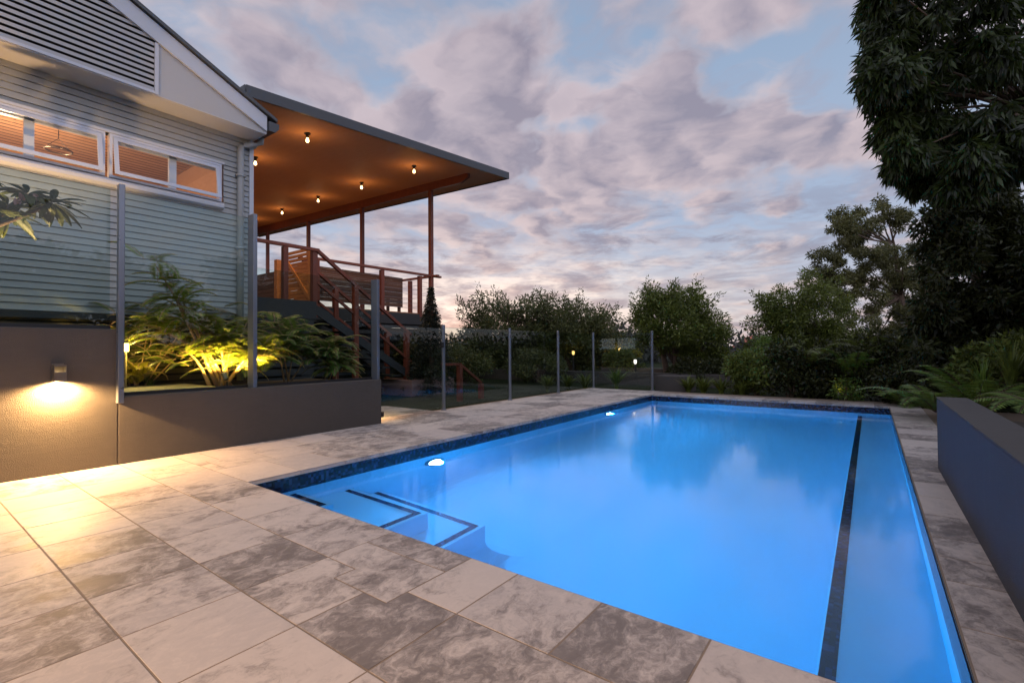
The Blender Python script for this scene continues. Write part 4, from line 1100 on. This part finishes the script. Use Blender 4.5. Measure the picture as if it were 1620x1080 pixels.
def dist(u, y): return y/(.8015+.598*(u-810)/FPX)
def shrub(label, u, d, zt, rx, n, seed, mat, L=.10, W=.045, z=G0, name='leafy_shrub', group=None, droop=.1):
    rng = np.random.default_rng(seed); b = foot(u, d, z); t = thing(name, label, 'shrub', b, group); h = zt - z
    cl = ellipsoid_clumps((b.x, b.y, z+h*.5), (rx, rx*.8, h*.47), 34, .15*(h+.4), rng, -.95); mb = MB()
    for k in range(9): mb.tube([b+Vector((rng.normal()*.05, rng.normal()*.05, 0)), b.lerp(Vector(cl[k][:3]), .5)+Vector((0, 0, h*.1)), Vector(cl[k][:3])], [.014, .01, .004], 5)
    mb.build('stems', 'bark_brown', t); leaf_mesh('foliage', *clump_leaves(cl, n, L, W, droop, .9), mat, t); return t
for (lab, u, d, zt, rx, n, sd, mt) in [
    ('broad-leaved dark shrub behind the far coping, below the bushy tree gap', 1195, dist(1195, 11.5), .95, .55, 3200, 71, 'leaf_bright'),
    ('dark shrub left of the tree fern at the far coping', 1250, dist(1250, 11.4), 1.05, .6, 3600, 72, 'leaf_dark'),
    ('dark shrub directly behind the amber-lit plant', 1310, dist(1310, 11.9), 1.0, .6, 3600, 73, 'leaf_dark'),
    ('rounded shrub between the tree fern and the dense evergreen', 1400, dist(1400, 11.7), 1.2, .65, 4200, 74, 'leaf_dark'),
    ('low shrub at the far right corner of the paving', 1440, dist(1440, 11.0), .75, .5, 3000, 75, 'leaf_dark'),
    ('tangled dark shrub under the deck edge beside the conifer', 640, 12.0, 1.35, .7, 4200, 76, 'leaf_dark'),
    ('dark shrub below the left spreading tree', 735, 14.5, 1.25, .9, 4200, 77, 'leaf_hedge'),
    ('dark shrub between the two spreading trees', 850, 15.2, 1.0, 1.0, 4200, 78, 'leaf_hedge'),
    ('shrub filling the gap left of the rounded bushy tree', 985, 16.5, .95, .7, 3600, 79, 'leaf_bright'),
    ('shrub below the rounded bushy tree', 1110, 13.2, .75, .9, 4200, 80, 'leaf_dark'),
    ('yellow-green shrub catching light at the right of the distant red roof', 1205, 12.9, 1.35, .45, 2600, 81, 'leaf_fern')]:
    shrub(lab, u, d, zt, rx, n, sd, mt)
# low strap-leaved plants along the back of the fence and far coping
for k, (lab, u, d) in enumerate([
    ('clump of strap leaves behind the fence, left of the third post', 866, 11.9), ('clump of strap leaves just right of the third fence post', 898, 12.2), ('clump of strap leaves at the fence corner post', 925, 12.4),
    ('taller light-green clump right of the fence corner post', 975, 12.6), ('clump of strap leaves right of the dark planter box', 1088, dist(1088, 11.35)),
    ('clump of strap leaves in front of the low garden wall', 1112, dist(1112, 11.3)), ('clump of strap leaves left of the broad-leaved shrub', 1140, dist(1140, 11.3)), ('clump of strap leaves under the broad-leaved shrub', 1172, dist(1172, 11.2))]):
    grass_tuft('strap_leaf_plant', lab, 'plant', tuple(foot(u, d)), 80, .62 if k == 3 else .46, .045, 90+k, 'leaf_fern' if k == 3 else 'leaf_bright', 'strap-leaved plants along the far edge', .6)
shrub('small orange-lit plant at the far coping', 1340, dist(1340, 11.0), .42, .22, 900, 95, 'leaf_fern', .06, .03)
fern('tree_fern', 'tree fern with upright fronds behind the orange-lit plant', 'tree fern', tuple(foot(1352, dist(1352, 11.45))), 13, .95, .26, 1.15, 101, 'leaf_fern', trunk=.45)
fern('tree_fern', 'dim tree fern left of the orange-lit plant', 'tree fern', tuple(foot(1268, dist(1268, 11.7))), 12, 1.1, .3, 1.0, 102, 'leaf_bright', trunk=.55)
fern('tree_fern', 'broad dim tree fern below the gum tree', 'tree fern', tuple(foot(1400, dist(1400, 12.0))), 12, 1.1, .3, 1.05, 103, 'leaf_bright', trunk=.7)
fern('fern', 'bright-edged fern just beyond the end of the right wall', 'fern', tuple(foot(1478, 6.6, .1)), 12, .95, .24, .8, 104, 'leaf_fern')
fern('fern', 'large fern arching over the far end of the right wall', 'fern', tuple(foot(1545, 6.3, .1)), 12, 1.05, .26, .95, 105, 'leaf_fern')
fern('fern', 'fern low against the dense evergreen', 'fern', tuple(foot(1440, dist(1440, 10.6))), 11, .8, .22, .8, 106, 'leaf_fern')
fern('fern', 'yellow-green fern at the right edge leaning over the wall capping', 'fern', tuple(foot(1650, 4.3, .42)), 12, .62, .17, .55, 107, 'leaf_fern')
grass_tuft('strap_leaf_plant', 'tall upright strap leaves at the right edge behind the wall', 'plant', tuple(foot(1598, 6.4, .4)), 60, .72, .035, 108, 'leaf_bright', None, .35)
grass_tuft('strap_leaf_plant', 'upright narrow leaves behind the far end of the right wall', 'plant', tuple(foot(1553, 6.2, .4)), 34, .45, .022, 109, 'leaf_fern', None, .3)
shrub('leafy shrub in the bed behind the right wall', 1585, 7.2, 1.15, .6, 3200, 110, 'leaf_bright', z=.3)

# ------------------------------------------------------------------ far garden and horizon
tag(MB().box(-11.5, -1.9, 13.3, 13.5, -.06, .30).build('garden_wall', 'charcoal_render', bevel=.01), 'low dark garden wall running behind the plants', 'wall')
tag(MB().box(-4.25, -3.45, 11.55, 12.2, -.06, .33).build('planter_box', 'charcoal_render', bevel=.01), 'dark square planter box behind the last fence post', 'planter')
def far_house():
    p = at(1186, 549, 70); H = thing('distant_house', 'tiny distant house with a red roof in the gap between trees', 'house', p - Vector((0, 0, 3)))
    x, y, z = p; MB().box(x-2.2, x+2.2, y, y+5, -.06, z).build('wall', 'house_cream', H)
    MB().poly_prism([(x-2.6, y-.5, z), (x+2.6, y-.5, z), (x+.9, y+2, z+1.5), (x-.9, y+2, z+1.5)], (0, 4, .3)).build('roof', 'roof_tile_red', H)
    MB().box(x-.6, x+.4, y-.03, y-.001, z-1.4, z-.5).build('window', 'window_alu', H)
far_house()
def street_lamp(u, v, d, label, mat, power, col, name='street_lamp', cat='street lamp', group='far lamps beyond the pool fence'):
    p = at(u, v, d); L = thing(name, label, cat, (p.x, p.y, G0), group)
    MB().tube([(p.x, p.y, G0), (p.x, p.y, p.z-.09)], [.035, .025], 8).build('post', 'black_metal', L)
    MB().lathe(p, [(.03, -.09), (.045, -.05), (.047, .015), (.038, .042), (.001, .05)], 14).build('globe', mat, L, smooth=True)
    lamp('lamp_glow', 'POINT', (p.x, p.y-.18, p.z), power, col, L, shadow_soft_size=.08)
street_lamp(1005, 571, 15.5, 'bright white globe lamp in the garden beyond the fence corner', 'white_lens', 5, (1, .75, .6))
street_lamp(907, 557, 17.0, 'dim amber lamp under the right spreading tree', 'far_amber', 2, (1, .55, .15))
street_lamp(980, 552, 17.6, 'amber lamp beside the orange-lit little tree', 'far_amber', 7, (1, .52, .12))
tree('small_tree', 'little tree lit orange by a lamp beyond the fence corner', 'tree', foot(994, 18.0), [ell(994, 556, 18.0, 20, 12, 1.0)], 16, .20, 1500, .12, .05, 'leaf_lamplit', tr=.05, seed=17)
tag(MB().box(-7.4, -5.2, 15.0, 15.4, -.06, .35).build('garden_wall', 'charcoal_render'), 'short dark garden wall lit amber under the right spreading tree', 'wall')
def woods():
    rng = np.random.default_rng(77); cl = []
    for k in range(680):
        a = rng.uniform(-1.3, 2.4); d = rng.uniform(34, 60); h = rng.uniform(.2, 2.0) + .5*math.sin(a*9)
        q = EYE + f0*d*math.cos(a) + r0*d*math.sin(a); cl.append((q.x, q.y, h, rng.uniform(.9, 1.7)))
    o = leaf_mesh('distant_woods', *clump_leaves(cl, 40000, .55, .25, .1, .8), 'leaf_far', None); tag(o, kind='stuff')
    mb = MB(); n = 60; pts = []
    for k in range(n+1):
        a = -1.4 + 3.9*k/n; d = 240 + 25*math.sin(k*.7); q = f0*d*math.cos(a) + r0*d*math.sin(a); pts.append((q.x, q.y, 3.2 + 2.2*math.sin(k*.9+1)*math.sin(k*.37)))
    for a, b in zip(pts[:-1], pts[1:]):
        mb.quad((a[0]*.9, a[1]*.9, -.5), (b[0]*.9, b[1]*.9, -.5), b, a); mb.quad(a, b, (b[0]*1.5, b[1]*1.5, -.5), (a[0]*1.5, a[1]*1.5, -.5))
    tag(mb.build('hills', 'lawn_soil', smooth=True), kind='structure')
woods()

def unseen_hedge():  # out-of-view hedge added so the fence glass mirrors dark foliage
    rng = np.random.default_rng(88); t = thing('hedge', 'unseen dark hedge added behind the right wall to darken glass reflections', 'hedge', (3.0, 1.5, .42)); cl = []; mb = MB()
    for k in range(260): cl.append((rng.uniform(2.6, 3.4), rng.uniform(-3.5, 10.0), rng.uniform(.3, 3.2), .38))
    for k in range(9): mb.tube([(3.0, -3.2+k, .40), (3.02, -3.2+k, 2.6)], [.05, .015], 7)
    mb.build('trunk', 'bark_brown', t); leaf_mesh('foliage', *clump_leaves(cl, 42000, .18, .075, .2, .9), 'leaf_dark', t)
unseen_hedge()

tree('dense_tree', 'dark leafy tree added past the dense evergreen to darken glass reflections', 'tree', (4.2, 12.8, G0), [((4.2, 12.8, 2.2), (1.9, 1.6, 2.2), 1.0)], 90, .5, 16000, .2, .07, 'leaf_dark', tr=.12, seed=201, low=-.95)  # both trees added to block sky mirrored in the fence glass
tree('dense_tree', 'dark leafy tree added out past the right wall to darken glass reflections', 'tree', (6.4, 9.6, G0), [((6.4, 9.6, 2.2), (1.9, 1.7, 2.2), 1.0)], 90, .5, 14000, .2, .07, 'leaf_dark', tr=.12, seed=202, low=-.95)

# unseen wall and down-lights added behind the terrace to warm the front tiles
tag(MB().box(-3.0, 4.0, -3.3, -3.05, -.05, 2.6).build('rendered_wall', 'charcoal_render', bevel=.008), 'unseen charcoal wall added behind the viewpoint to hold down-lights', 'wall')
for xx, lab in ((1.2, 'unseen added down-light behind the terrace, toward the pool'), (-1.6, 'unseen added down-light behind the terrace, toward the house')):
    _l = wall_lamp(xx, -3.05, 2.0, 1, lab, 720.0, 'added down-lights behind the terrace'); _l.rotation_euler.z = math.pi/2
